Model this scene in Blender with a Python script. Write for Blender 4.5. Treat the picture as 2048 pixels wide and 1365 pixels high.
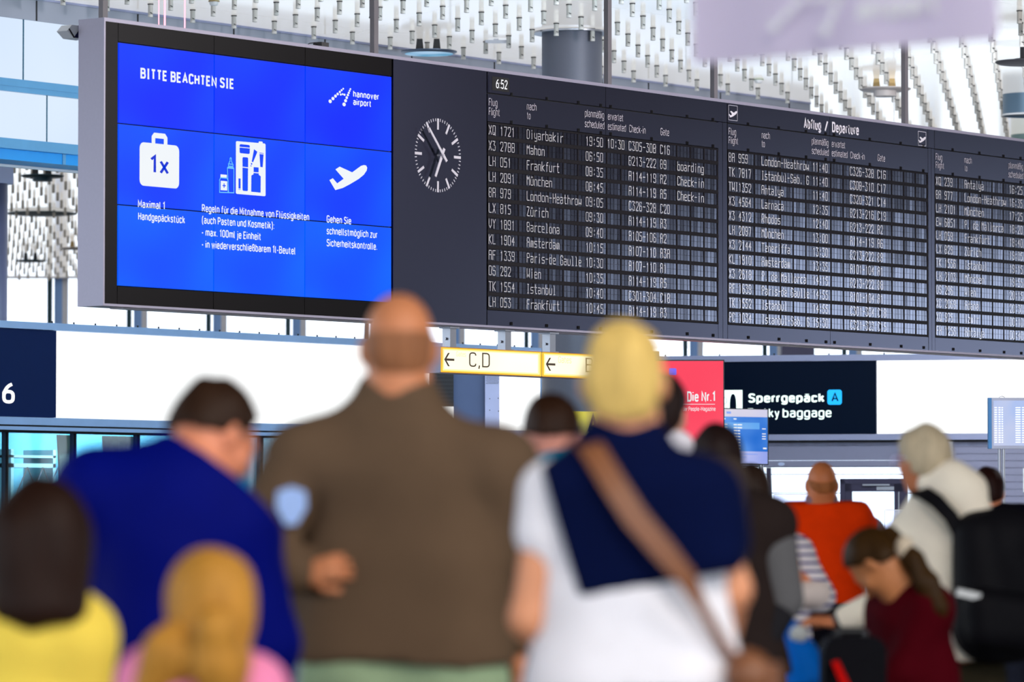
import bpy, math, random
import numpy as np
from mathutils import Vector, Matrix

for _o in list(bpy.data.objects):
    bpy.data.objects.remove(_o, do_unlink=True)
S = bpy.context.scene
COL = S.collection

# ------------------------------------------------------------------ camera
FPX = 8850.0                      # focal length in pixels of the 2048 wide frame
YAW = math.radians(37.38)         # view direction measured from world +X (the board runs along +X)
PITCH = math.radians(2.313)
EYE = 1.35
cam_d = bpy.data.cameras.new('camera')
cam_d.sensor_width = 36.0
cam_d.lens = 36.0 * FPX / 2048.0
cam_d.clip_start = 0.5
cam_d.clip_end = 600
cam_d.dof.use_dof = True
cam_d.dof.focus_distance = 42.0
cam_d.dof.aperture_fstop = 3.2
cam = bpy.data.objects.new('camera', cam_d)
COL.objects.link(cam)
cam.location = (0, 0, EYE)
cam.rotation_euler = (math.radians(90) + PITCH, 0, YAW - math.radians(90))
S.camera = cam

# ------------------------------------------------------------------ world, exposure, lamps
S.view_settings.view_transform = 'Standard'
S.view_settings.look = 'None'
S.view_settings.gamma = 1.0
S.view_settings.use_curve_mapping = False
S.view_settings.exposure = 0.0
SKY = 3.6
world = bpy.data.worlds.new('overcast_sky')
S.world = world
world.use_nodes = True
_nt = world.node_tree
_bg = _nt.nodes['Background']
_tc = _nt.nodes.new('ShaderNodeTexCoord')
_sep = _nt.nodes.new('ShaderNodeSeparateXYZ')
_ramp = _nt.nodes.new('ShaderNodeValToRGB')
_ramp.color_ramp.elements[0].position = 0.45
_ramp.color_ramp.elements[0].color = (0.55, 0.60, 0.72, 1)
_ramp.color_ramp.elements[1].position = 0.53
_ramp.color_ramp.elements[1].color = (0.80, 0.90, 1.0, 1)
_map = _nt.nodes.new('ShaderNodeMapRange')
_map.inputs[1].default_value = -1
_map.inputs[2].default_value = 1
_nt.links.new(_tc.outputs['Generated'], _sep.inputs[0])
_nt.links.new(_sep.outputs[2], _map.inputs[0])
_nt.links.new(_map.outputs[0], _ramp.inputs[0])
_nt.links.new(_ramp.outputs[0], _bg.inputs[0])
_bg.inputs[1].default_value = SKY
try:
    S.cycles.max_bounces = 6
    S.cycles.diffuse_bounces = 3
    S.cycles.glossy_bounces = 3
    S.cycles.transmission_bounces = 4
    S.cycles.transparent_max_bounces = 8
    S.cycles.sample_clamp_indirect = 4.0
    S.cycles.caustics_reflective = False
    S.cycles.caustics_refractive = False
except Exception:
    pass


def lamp(name, loc, target, power, size, col=(1, 1, 1), size_y=None):
    d = bpy.data.lights.new(name, 'AREA')
    d.energy = power
    d.size = size
    if size_y:
        d.shape = 'RECTANGLE'
        d.size_y = size_y
    d.color = col
    o = bpy.data.objects.new(name, d)
    COL.objects.link(o)
    o.location = loc
    v = Vector(target) - Vector(loc)
    o.rotation_euler = v.to_track_quat('-Z', 'Y').to_euler()
    return o


# board lamp follows the clock hands' shadow; added fill lamps brighten queue and banner
lamp('board_floodlight', (37, 12, 7.0), (35.5, 25, 4.2), 1700, 0.8, (1, 0.95, 0.97))
lamp('added_hall_fill', (3.0, -1.0, 7.1), (8.5, 6.5, 1.6), 800, 2.0, (1, 0.94, 0.86))
lamp('added_hall_fill', (9, -1, 7.1), (14, 9.5, 1.0), 500, 2.5, (1, 0.94, 0.86))

# added area lamps hidden behind the board brighten the walls and rails there
lamp('added_wall_fill', (38, 25.7, 5.45), (38, 34.6, 3.0), 430, 9.0, (0.66, 0.85, 1), 0.25)
lamp('added_wall_fill', (45.4, 26.6, 5.4), (52, 31, 2.2), 330, 1.2, (0.84, 0.90, 1), 0.4)

# ------------------------------------------------------------------ camera geometry, used to lay things out on real planes
FW = np.array([math.cos(YAW) * math.cos(PITCH), math.sin(YAW) * math.cos(PITCH), math.sin(PITCH)])
RT = np.array([math.sin(YAW), -math.cos(YAW), 0.0])
UP = np.cross(RT, FW)
FH = np.array([math.cos(YAW), math.sin(YAW), 0.0])
EY = np.array([0, 0, EYE])
FACE = YAW - math.radians(90)     # rotation of things that face the camera


def ray(x, y):
    return FW + RT * (x - 1024) / FPX + UP * (682.5 - y) / FPX


def onY(x, y, Y):
    r = ray(x, y)
    return EY + r * (Y / r[1])


def onZ(x, y, Z):
    r = ray(x, y)
    return EY + r * ((Z - EYE) / r[2])


def at(x, y, d):
    return EY + ray(x, y) * d


def proj(p):
    d = np.array(p) - EY
    z = d @ FW
    return 1024 + FPX * (d @ RT) / z, 682.5 - FPX * (d @ UP) / z, z


YB = 25.0                         # front plane of the departure board
YW = 34.6                         # plane of the long back wall


def B(x, y, Y=YB):
    p = onY(x, y, Y)
    return float(p[0]), float(p[2])


# ------------------------------------------------------------------ materials
def C(r, g, b):
    def f(c):
        c /= 255.0
        return c / 12.92 if c <= 0.04045 else ((c + 0.055) / 1.055) ** 2.4
    return (f(r), f(g), f(b), 1.0)


def mat(name, col, rough=0.5, metal=0.0, spec=0.5, emit=None, es=0.0, var=0.08, vs=6.0, bump=0.0, bs=40.0,
        alpha=None, coat=0.0, stretch=None, ior=None, stint=None):
    m = bpy.data.materials.new(name)
    m.use_nodes = True
    nt = m.node_tree
    p = nt.nodes['Principled BSDF']
    p.inputs['Roughness'].default_value = rough
    p.inputs['Metallic'].default_value = metal
    p.inputs['Specular IOR Level'].default_value = spec
    if stint:
        p.inputs['Specular Tint'].default_value = stint
    if ior:
        p.inputs['IOR'].default_value = ior
    if coat:
        p.inputs['Coat Weight'].default_value = coat
    tc = nt.nodes.new('ShaderNodeTexCoord')
    nz = nt.nodes.new('ShaderNodeTexNoise')
    nz.inputs['Scale'].default_value = vs
    nz.inputs['Detail'].default_value = 3
    src = tc.outputs['Object']
    if stretch:
        mp = nt.nodes.new('ShaderNodeMapping')
        mp.inputs['Scale'].default_value = stretch
        nt.links.new(src, mp.inputs[0])
        src = mp.outputs[0]
    nt.links.new(src, nz.inputs[0])
    mx = nt.nodes.new('ShaderNodeMix')
    mx.data_type = 'RGBA'
    nt.links.new(nz.outputs[0], mx.inputs[0])
    mx.inputs[6].default_value = [c * (1 - var) for c in col[:3]] + [1]
    mx.inputs[7].default_value = [min(1, c * (1 + var)) for c in col[:3]] + [1]
    nt.links.new(mx.outputs[2], p.inputs['Base Color'])
    if bump:
        b2 = nt.nodes.new('ShaderNodeTexNoise')
        b2.inputs['Scale'].default_value = bs
        b2.inputs['Detail'].default_value = 4
        nt.links.new(src, b2.inputs[0])
        bm = nt.nodes.new('ShaderNodeBump')
        bm.inputs['Strength'].default_value = bump
        bm.inputs['Distance'].default_value = 0.01
        nt.links.new(b2.outputs[0], bm.inputs['Height'])
        nt.links.new(bm.outputs[0], p.inputs['Normal'])
    if emit is not None:
        p.inputs['Emission Color'].default_value = emit
        p.inputs['Emission Strength'].default_value = es
    if alpha is not None:
        p.inputs['Alpha'].default_value = alpha
    return m


def glow(name, c1, c2, strength, scale=1.2, axis=None):
    """a lit screen or light box: its picture or panel runs between two colours"""
    m = bpy.data.materials.new(name)
    m.use_nodes = True
    nt = m.node_tree
    p = nt.nodes['Principled BSDF']
    p.inputs['Base Color'].default_value = (0.002, 0.002, 0.003, 1)
    p.inputs['Roughness'].default_value = 0.5
    p.inputs['Specular IOR Level'].default_value = 0.08
    tc = nt.nodes.new('ShaderNodeTexCoord')
    nz = nt.nodes.new('ShaderNodeTexNoise')
    nz.inputs['Scale'].default_value = scale
    nz.inputs['Detail'].default_value = 1
    nt.links.new(tc.outputs['Object'], nz.inputs[0])
    mr = nt.nodes.new('ShaderNodeMapRange')
    mr.inputs[1].default_value = 0.35
    mr.inputs[2].default_value = 0.65
    nt.links.new(nz.outputs[0], mr.inputs[0])
    mx = nt.nodes.new('ShaderNodeMix')
    mx.data_type = 'RGBA'
    mx.inputs[6].default_value = c1
    mx.inputs[7].default_value = c2
    nt.links.new(mr.outputs[0], mx.inputs[0])
    nt.links.new(mx.outputs[2], p.inputs['Emission Color'])
    p.inputs['Emission Strength'].default_value = strength
    return m


def glassmat(name, tint, refl=0.25, rough=0.02):
    m = bpy.data.materials.new(name)
    m.use_nodes = True
    nt = m.node_tree
    nt.nodes.remove(nt.nodes['Principled BSDF'])
    out = nt.nodes['Material Output']
    t = nt.nodes.new('ShaderNodeBsdfTransparent')
    t.inputs[0].default_value = tint
    g = nt.nodes.new('ShaderNodeBsdfGlossy')
    g.inputs['Roughness'].default_value = rough
    lw = nt.nodes.new('ShaderNodeLayerWeight')
    lw.inputs[0].default_value = 0.5
    fr = nt.nodes.new('ShaderNodeMath')
    fr.operation = 'POWER'
    fr.inputs[1].default_value = 4.0
    nt.links.new(lw.outputs['Facing'], fr.inputs[0])
    mu = nt.nodes.new('ShaderNodeMath')
    mu.operation = 'MULTIPLY_ADD'
    mu.inputs[1].default_value = 1.0
    mu.inputs[2].default_value = 0.03 + refl * 0.2
    nt.links.new(fr.outputs[0], mu.inputs[0])
    mx = nt.nodes.new('ShaderNodeMixShader')
    nt.links.new(mu.outputs[0], mx.inputs[0])
    nt.links.new(t.outputs[0], mx.inputs[1])
    nt.links.new(g.outputs[0], mx.inputs[2])
    nt.links.new(mx.outputs[0], out.inputs[0])
    return m


# ------------------------------------------------------------------ mesh helpers
class MB:
    def __init__(s):
        s.v, s.f, s.m = [], [], []

    def add(s, verts, faces, m=0):
        o = len(s.v)
        s.v += [tuple(map(float, v)) for v in verts]
        s.f += [tuple(i + o for i in f) for f in faces]
        s.m += [m] * len(faces)
        return s

    def box(s, x0, x1, y0, y1, z0, z1, m=0):
        v = [(x0, y0, z0), (x1, y0, z0), (x1, y1, z0), (x0, y1, z0), (x0, y0, z1), (x1, y0, z1), (x1, y1, z1), (x0, y1, z1)]
        return s.add(v, [(0, 3, 2, 1), (4, 5, 6, 7), (0, 1, 5, 4), (1, 2, 6, 5), (2, 3, 7, 6), (3, 0, 4, 7)], m)

    def bbox(s, x0, x1, y0, y1, z0, z1, b=0.01, m=0):
        """box with its upright edges chamfered"""
        pts = [(x0 + b, y0), (x1 - b, y0), (x1, y0 + b), (x1, y1 - b), (x1 - b, y1), (x0 + b, y1), (x0, y1 - b), (x0, y0 + b)]
        return s.prism([(x, y, z0) for x, y in pts], (0, 0, z1 - z0), m)

    def prism(s, ring, vec, m=0):
        n = len(ring)
        top = [tuple(a + b for a, b in zip(p, vec)) for p in ring]
        f = [tuple(range(n))[::-1], tuple(range(n, 2 * n))]
        f += [(i, (i + 1) % n, n + (i + 1) % n, n + i) for i in range(n)]
        return s.add(list(ring) + top, f, m)

    def xz(s, pts, y, depth=0.004, m=0):
        """a flat shape drawn in the XZ plane, its face at y looking towards -Y"""
        a = sum(pts[i][0] * pts[(i + 1) % len(pts)][1] - pts[(i + 1) % len(pts)][0] * pts[i][1] for i in range(len(pts)))
        if a < 0:
            pts = pts[::-1]
        ring = [(p[0], y + depth, p[1]) for p in pts][::-1]
        return s.prism(ring, (0, -depth, 0), m)

    def cyl(s, p0, p1, r0, r1=None, n=16, m=0, cap=True):
        r1 = r0 if r1 is None else r1
        p0, p1 = Vector(p0), Vector(p1)
        d = (p1 - p0).normalized()
        a = d.orthogonal().normalized()
        b = d.cross(a)
        v = []
        for p, r in ((p0, r0), (p1, r1)):
            for i in range(n):
                t = 2 * math.pi * i / n
                v.append(p + a * (r * math.cos(t)) + b * (r * math.sin(t)))
        f = [(i, (i + 1) % n, n + (i + 1) % n, n + i) for i in range(n)]
        if cap:
            f += [tuple(range(n))[::-1], tuple(range(n, 2 * n))]
        return s.add(v, f, m)

    def lathe(s, prof, n=32, c=(0, 0), m=0):
        v, f = [], []
        for r, z in prof:
            for i in range(n):
                t = 2 * math.pi * i / n
                v.append((c[0] + r * math.cos(t), c[1] + r * math.sin(t), z))
        for k in range(len(prof) - 1):
            for i in range(n):
                f.append((k * n + i, k * n + (i + 1) % n, (k + 1) * n + (i + 1) % n, (k + 1) * n + i))
        return s.add(v, f, m)

    def path(s, pts, r, n=8, m=0):
        for a, b in zip(pts[:-1], pts[1:]):
            s.cyl(a, b, r, r, n, m)
        return s

    def mesh(s, name, mats, smooth=False):
        me = bpy.data.meshes.new(name)
        me.from_pydata(s.v, [], s.f)
        for mt in (mats if isinstance(mats, (list, tuple)) else [mats]):
            me.materials.append(mt)
        if s.m:
            me.polygons.foreach_set('material_index', s.m)
        if smooth:
            me.polygons.foreach_set('use_smooth', [True] * len(me.polygons))
            try:
                me.set_sharp_from_angle(angle=math.radians(40))
            except Exception:
                pass
        me.update()
        return me

    def build(s, name, mats, parent=None, smooth=False, loc=None, rot=None):
        return link(name, s.mesh(name, mats, smooth), parent, loc, rot)


def link(name, me, parent=None, loc=None, rot=None):
    o = bpy.data.objects.new(name, me)
    COL.objects.link(o)
    if parent is not None:
        o.parent = parent
    if loc is not None:
        o.location = loc
    if rot is not None:
        o.rotation_euler = (0, 0, rot)
    return o


def tag(o, label, cat, group=None):
    o['label'] = label
    o['category'] = cat
    if group:
        o['group'] = group
    return o


def thing(name, label, cat, loc=(0, 0, 0), rot=0.0, group=None):
    o = bpy.data.objects.new(name, None)
    o.empty_display_size = 0.1
    COL.objects.link(o)
    o.location = loc
    o.rotation_euler = (0, 0, rot)
    return tag(o, label, cat, group)


def struct(o):
    o['kind'] = 'structure'
    return o


def rrect(x0, x1, z0, z1, r, n=5):
    pts = []
    for cx, cz, a0 in ((x1 - r, z0 + r, -90), (x1 - r, z1 - r, 0), (x0 + r, z1 - r, 90), (x0 + r, z0 + r, 180)):
        for i in range(n + 1):
            t = math.radians(a0 + 90 * i / n)
            pts.append((cx + r * math.cos(t), cz + r * math.sin(t)))
    return pts


def circ(x, z, r, n=16, rz=None):
    return [(x + r * math.cos(2 * math.pi * i / n), z + (rz or r) * math.sin(2 * math.pi * i / n)) for i in range(n)]


# ------------------------------------------------------------------ lettering: strokes with rounded corners, capital height 10
GF = {}


def _glyphs(txt):
    for line in txt.strip().splitlines():
        ch, w, d = line.strip().split(' ', 2)
        pls = []
        for part in d.split(';'):
            pl = []
            for p in part.split():
                r = '~' in p
                a, b = p.replace('~', ',').split(',')
                pl.append((float(a), float(b), r))
            pls.append(pl)
        GF[ch] = (float(w), pls)


_glyphs('''
A 6 0,0 3,10 6,0;1,3.2 5,3.2
B 5.4 0,5.3 3,5.3 5~5.3 5~10 3,10 0,10 0,0 3,0 5.4~0 5.4~5.3 3,5.3
C 5 5,8 5~10 0~10 0,5 0~0 5~0 5,2
D 5.4 0,0 0,10 2.6,10 5.4~10 5.4,5 5.4~0 2.6,0 0,0
E 4.6 4.6,10 0,10 0,0 4.6,0;0,5.2 4,5.2
F 4.4 4.4,10 0,10 0,0;0,5.2 3.8,5.2
G 5.2 5.2,8 5.2~10 0~10 0,5 0~0 5.2~0 5.2,4.6 3,4.6
H 5.2 0,0 0,10;5.2,0 5.2,10;0,5.2 5.2,5.2
I 2.6 0,10 2.6,10;0,0 2.6,0;1.3,0 1.3,10
K 5.2 0,0 0,10;5.2,10 0.6,4.6;1.8,6 5.4,0
M 6.4 0,0 0,10 3.2,3 6.4,10 6.4,0
N 5.4 0,0 0,10 5.4,0 5.4,10
P 5.2 0,0 0,10 2.6,10 5.2~10 5.2~4.6 2.6,4.6 0,4.6
R 5.4 0,0 0,10 2.6,10 5.2~10 5.2~4.9 2.6,4.9 0,4.9;2.8,4.9 5.4,0
S 5 4.9,8.2 4.9~10 0.1~10 0.1~5.7 2.5,5.2 5~4.7 5~0 0~0 0,1.8
T 5 0,10 5,10;2.5,10 2.5,0
a 4.4 0.4,6 0.4~7.2 4.4~7.2 4.4,4 4.4,0;4.4,4.2 0~4.2 0~0 4.4~0 4.4,2
b 4.6 0,10 0,0;0,1.5 0~0 4.6~0 4.6,3.6 4.6~7.2 0~7.2 0,5.6
c 4 4,5.6 4~7.2 0~7.2 0,3.6 0~0 4~0 4,1.6
d 4.6 4.6,10 4.6,0;4.6,1.5 4.6~0 0~0 0,3.6 0~7.2 4.6~7.2 4.6,5.6
e 4.4 0,3.7 4.4,3.7 4.4~7.2 0~7.2 0,3.6 0~0 4.4~0 4.3,1.4
f 3.2 3.2,10 1~10 1,8 1,0;-0.3,7 3,7
g 4.6 4.6,7.2 4.6,0 4.6~-2.8 0.2~-2.8 0.2,-1.6;4.6,1.5 4.6~0 0~0 0,3.6 0~7.2 4.6~7.2 4.6,5.6
h 4.5 0,10 0,0;0,5.4 0~7.2 4.5~7.2 4.5,5 4.5,0
i 0.2 0,7.2 0,0;0,9.2 0,10.2
j 1.2 1,7.2 1,0 1~-2.8 -0.8,-2.8;1,9.2 1,10.2
k 4.2 0,10 0,0;4,7.2 0.4,3.2;1.6,4.4 4.3,0
l 1 0,10 0,2 0~0 1.2,0
m 7.6 0,7.2 0,0;0,5.4 0~7.2 3.8~7.2 3.8,5 3.8,0;3.8,5.4 3.8~7.2 7.6~7.2 7.6,5 7.6,0
n 4.5 0,7.2 0,0;0,5.4 0~7.2 4.5~7.2 4.5,5 4.5,0
o 4.6 0,3.6 0~7.2 4.6~7.2 4.6~0 0~0 0,3.6
p 4.6 0,7.2 0,-2.8;0,1.5 0~0 4.6~0 4.6,3.6 4.6~7.2 0~7.2 0,5.6
r 1.8 0,7.2 0,0;0,5 0~7.1 2.5,7.1
s 4 3.9,6 3.9~7.2 0.1~7.2 0.1~4 2,3.7 4~3.4 4~0 0~0 0,1.3
t 3 1,9.4 1,2 1~0 3,0;-0.3,7 3,7
u 4.5 0,7.2 0~0 4.5~0 4.5,2;4.5,7.2 4.5,0
v 4.4 0,7.2 2.2,0 4.4,7.2
w 6.6 0,7.2 1.7,0 3.3,6.6 4.9,0 6.6,7.2
x 4.4 0,7.2 4.4,0;0,0 4.4,7.2
y 4.4 0,7.2 2.3,0;4.4,7.2 1.6~-2.8 0.2,-2.8
z 4 0,7.2 4,7.2 0,0 4,0
ä 4.4 0.4,6 0.4~7.2 4.4~7.2 4.4,4 4.4,0;4.4,4.2 0~4.2 0~0 4.4~0 4.4,2;1.2,9 1.2,9.9;3.3,9 3.3,9.9
ö 4.6 0,3.6 0~7.2 4.6~7.2 4.6~0 0~0 0,3.6;1.3,9 1.3,9.9;3.3,9 3.3,9.9
ü 4.5 0,7.2 0~0 4.5~0 4.5,2;4.5,7.2 4.5,0;1.3,9 1.3,9.9;3.2,9 3.2,9.9
ß 4.8 0,0 0,8 0~10 4.2~10 4.2~5.6 2.4,5.4 4.8~5.4 4.8~0 2,0
0 5 0,5 0~10 5~10 5~0 0~0 0,5
1 3 0,8 2.2,10 2.2,0
2 5 0.1,7.6 0.1~10 5~10 5,7 0,0 5,0
5 5 4.7,10 0.4,10 0.2,5.4 5~6.4 5~0 0~0 0,1.6
6 5 4.4,10 2~9 0,5 0~0 5~0 5~5.8 0~5.8 0,3.4
. 0.4 0.2,0 0.2,0.8
, 0.8 0.6,0.8 0.1,-1.8
: 0.4 0.2,0 0.2,0.9;0.2,5.6 0.2,6.5
- 2.8 0,3.8 2.8,3.8
( 1.8 1.8,11 0~8 0,4.2 0~0.4 1.8,-2.2
) 1.8 0,11 1.8~8 1.8,4.2 1.8~0.4 0,-2.2
/ 4.4 0,-0.6 4.4,10.6
''')


def _fillet(pl, R=2.3):
    out = []
    n = len(pl)
    for i, (x, y, r) in enumerate(pl):
        if not r or i in (0, n - 1):
            out.append((x, y)); continue
        p, a, b = Vector((x, y)), Vector(pl[i - 1][:2]), Vector(pl[i + 1][:2])
        la, lb = (a - p).length, (b - p).length
        q = min(R, la * (0.5 if pl[i - 1][2] else 1.0), lb * (0.5 if pl[i + 1][2] else 1.0))
        s, e = p + (a - p) * (q / la), p + (b - p) * (q / lb)
        for t in (0, 0.25, 0.5, 0.75, 1.0):
            out.append(tuple(s * (1 - t) ** 2 + p * (2 * t * (1 - t)) + e * t ** 2))
    res = [out[0]]
    for p in out[1:]:
        if (Vector(p) - Vector(res[-1])).length > 1e-4:
            res.append(p)
    return res


_tcache = {}


def text2d(s, wt):
    """lettering as flat strips: stroke weight wt on a capital height of 10"""
    if (s, wt) in _tcache:
        return _tcache[(s, wt)]
    v, f, x = [], [], 0.0
    h = wt / 2
    for ch in s:
        if ch == ' ':
            x += 2.6 + wt * 0.4
            continue
        w, pls = GF[ch]
        for pl in pls:
            P = [Vector(p) for p in _fillet(pl)]
            n = len(P)
            base = len(v)
            closed = (P[0] - P[-1]).length < 1e-3
            for i in range(n):
                a = P[i] - P[i - 1] if i else (P[-1] - P[-2] if closed else P[1] - P[0])
                b = P[i + 1] - P[i] if i < n - 1 else (P[1] - P[0] if closed else a)
                a, b = a.normalized(), b.normalized()
                na, nb = Vector((-a.y, a.x)), Vector((-b.y, b.x))
                m = (na + nb)
                m = m.normalized() if m.length > 1e-3 else na
                m = m * (h / max(0.45, m.dot(na)))
                # keep stroke ends inside the letter's height
                v.append((x + P[i].x + m.x, P[i].y + m.y))
                v.append((x + P[i].x - m.x, P[i].y - m.y))
            for i in range(n - 1):
                q = base + 2 * i
                f.append((q, q + 1, q + 3, q + 2))
        x += w + 1.7 + wt * 0.75
    # squeeze so that the stroke's outer edge, not its middle, meets baseline and capital height
    k = 10.0 / (10.0 + wt)
    v = [(a, (b + h) * k) for a, b in v]
    _tcache[(s, wt)] = (v, f)
    return v, f


def letters(mb, s, x0, z0, cap, width=None, y=0.0, off=1.4, m=0, right=None, aspect=0.8):
    """one line of lettering in the XZ plane at depth y: baseline z0, capital height cap, from x0 over width"""
    v, f = text2d(s, off)
    xs = [p[0] for p in v]
    a, b = min(xs), max(xs)
    k = cap / 10.0
    kx = (width / (b - a)) if width else k * aspect
    if right is not None:
        x0 = right - (b - a) * kx
    mb.add([(x0 + (p[0] - a) * kx, y, z0 + p[1] * k) for p in v], f, m)
    return x0 + (b - a) * kx

# ------------------------------------------------------------------ materials of the place
M_floor = mat('terrazzo', C(104, 100, 96), 0.25, var=0.12, vs=30)
M_ceil = mat('glossy_ceiling', C(176, 178, 180), 0.10, spec=0.7, var=0.02, vs=0.6, emit=(1, 0.97, 0.93, 1), es=0.44, ior=1.9, stint=(0.86, 0.97, 1, 1))  # even emission added to brighten the ceiling; it is no lamp
M_ceil2 = mat('matt_ceiling', C(40, 37, 43), 0.7)
M_grey = mat('grey_metal', C(150, 156, 186), 0.45, metal=0.1, var=0.05)
M_grey_d = mat('grey_cladding', C(134, 136, 160), 0.5, var=0.05)
M_fascia = mat('fascia_metal', C(150, 155, 168), 0.5, var=0.05, vs=2)
M_teal = mat('blue_soffit_paint', C(12, 150, 232), 0.4, var=0.05)
M_strip = mat('blue_grey_strip', C(95, 160, 205), 0.3, metal=0.2)
M_black = mat('black_line', C(14, 16, 22), 0.6)
M_litpanel = glow('frosted_lit_panel', (0.66, 0.79, 1.0, 1), (0.74, 0.86, 1.0, 1), 1.0, 0.5)
M_white_lit = glow('white_light_box', (1, 1, 1, 1), (0.97, 1, 1, 1), 1.35, 0.4)
M_navy = mat('navy_sign_face', C(2, 20, 60), 0.4, spec=0.08, var=0.1, emit=C(0, 20, 58), es=0.6)
M_navy2 = mat('dark_navy_sign_face', C(1, 10, 28), 0.4, spec=0.06, var=0.1, emit=C(0, 10, 28), es=0.5)
M_line = mat('teal_joint', C(20, 90, 115), 0.5)
M_mull_d = mat('dark_teal_mullion', C(10, 62, 78), 0.5)
M_mull_b = mat('blue_mullion', C(140, 185, 255), 0.45)
M_mull_w = mat('white_mullion', C(225, 228, 240), 0.5)
M_glass = glassmat('window_glass', (0.96, 0.98, 1, 1), 0.1)
M_shopglass = glassmat('shop_glass', (0.86, 0.96, 0.99, 1), 0.0, 0.05)
M_col = mat('column_metal', C(94, 96, 108), 0.5, metal=0.2, var=0.05, vs=60, bump=0.03)
M_steel = mat('steel', C(170, 172, 180), 0.3, metal=0.8)
M_dark = mat('dark_metal', C(28, 28, 32), 0.5)
M_white = mat('white_paint', C(235, 235, 235), 0.5)

# ceiling panel joints: three sets of thin lines at 60 degrees
nt = M_ceil.node_tree
tc = nt.nodes.new('ShaderNodeTexCoord')
prev = None
for ang in (0, 60, 120):
    mp = nt.nodes.new('ShaderNodeMapping')
    mp.inputs['Rotation'].default_value = (0, 0, math.radians(ang + 0.2))
    mp.inputs['Location'].default_value = (0.17, 0.31, 0)
    nt.links.new(tc.outputs['Object'], mp.inputs[0])
    sp = nt.nodes.new('ShaderNodeSeparateXYZ')
    nt.links.new(mp.outputs[0], sp.inputs[0])
    fr = nt.nodes.new('ShaderNodeMath'); fr.operation = 'PINGPONG'
    fr.inputs[1].default_value = 1.9
    nt.links.new(sp.outputs[1], fr.inputs[0])
    lt = nt.nodes.new('ShaderNodeMath'); lt.operation = 'LESS_THAN'
    lt.inputs[1].default_value = 0.012
    nt.links.new(fr.outputs[0], lt.inputs[0])
    if prev is None:
        prev = lt
    else:
        mxm = nt.nodes.new('ShaderNodeMath'); mxm.operation = 'MAXIMUM'
        nt.links.new(prev.outputs[0], mxm.inputs[0]); nt.links.new(lt.outputs[0], mxm.inputs[1])
        prev = mxm
p_ = nt.nodes['Principled BSDF']
old = p_.inputs['Base Color'].links[0].from_socket
mxc = nt.nodes.new('ShaderNodeMix'); mxc.data_type = 'RGBA'
nt.links.new(prev.outputs[0], mxc.inputs[0]); nt.links.new(old, mxc.inputs[6])
mxc.inputs[7].default_value = C(120, 120, 124)
nt.links.new(mxc.outputs[2], p_.inputs['Base Color'])

ZC = 7.26                          # ceiling height

struct(MB().box(-60, 160, -60, 160, -0.3, 0).build('floor', M_floor))
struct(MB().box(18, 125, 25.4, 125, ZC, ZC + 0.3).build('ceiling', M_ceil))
mb = MB().box(-12, 66, -14, 25.4, ZC + 0.02, ZC + 0.3)
mb.box(66, 140, -4.5, 25.4, ZC + 0.02, ZC + 0.3)
struct(mb.build('ceiling_near', M_ceil2))
# unseen side walls, placed so the board reflects dark wall, then open sky
struct(MB().box(20, 80, -14.3, -14, 0, ZC + 0.3).build('wall_right', M_ceil2))
struct(MB().box(54, 77, -4.8, -4.5, 0, ZC + 0.3).build('wall_unseen_side', M_ceil2))
struct(MB().box(-12.3, -12, -14, 60, 0, 1.1).build('wall_near', M_grey_d))

# ------------------------------------------------------------------ long back wall (plane YW): bulkhead with lit panels above the gallery
XE = 52.25                         # where the bulkhead ends
mb = MB()
mb.box(16, XE, YW, YW + 0.5, 7.0, ZC)
for x in np.arange(36.414 - 1.7 * 12, XE, 1.70):
    mb.box(x - 0.012, x + 0.012, YW - 0.004, YW + 0.01, 7.0, ZC - 0.03, 1)
mb.box(16, XE, YW - 0.012, YW, ZC - 0.025, ZC, 2)
struct(mb.build('wall_back', [M_fascia, M_black, M_grey]))
mb = MB()
for x0 in np.arange(36.228 - 2.6 * 8, XE - 0.3, 2.6):
    mb.box(x0 + 0.012, min(x0 + 2.588, XE), YW + 0.03, YW + 0.06, 6.31, 7.0)
    mb.box(x0 - 0.007, x0 + 0.007, YW + 0.02, YW + 0.03, 6.31, 7.0, 1)
for x0 in np.arange(36.618 - 2.6 * 8, XE - 0.3, 2.6):
    mb.box(x0 + 0.012, min(x0 + 2.588, XE), YW + 0.03, YW + 0.06, 5.635, 6.165)
    mb.box(x0 - 0.006, x0 + 0.006, YW + 0.02, YW + 0.03, 5.635, 6.165, 1)
mb.box(16, XE, YW + 0.07, YW + 0.45, 5.52, 7.0, 1)
struct(mb.build('window_2', [M_litpanel, M_line]))
mb = MB()
mb.box(16, XE, YW - 0.02, YW + 0.5, 6.165, 6.31)
mb.box(16, XE, YW - 0.02, YW + 0.5, 5.52, 5.635)
mb.box(16, XE, YW - 0.03, YW - 0.02, 6.225, 6.24)
struct(mb.build('trim_1', M_strip))
mb = MB()
mb.box(16, XE, YW + 0.05, YW + 0.5, 5.40, 5.52)
mb.box(16, XE, YW + 0.5, YW + 0.55, 5.37, 5.40, 1)
for x in (36.9, 30.4, 43.4):
    mb.box(x, x + 0.05, YW + 0.04, YW + 0.06, 5.40, 5.52, 2)
struct(mb.build('trim_2', [M_teal, M_white, M_strip]))

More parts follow.
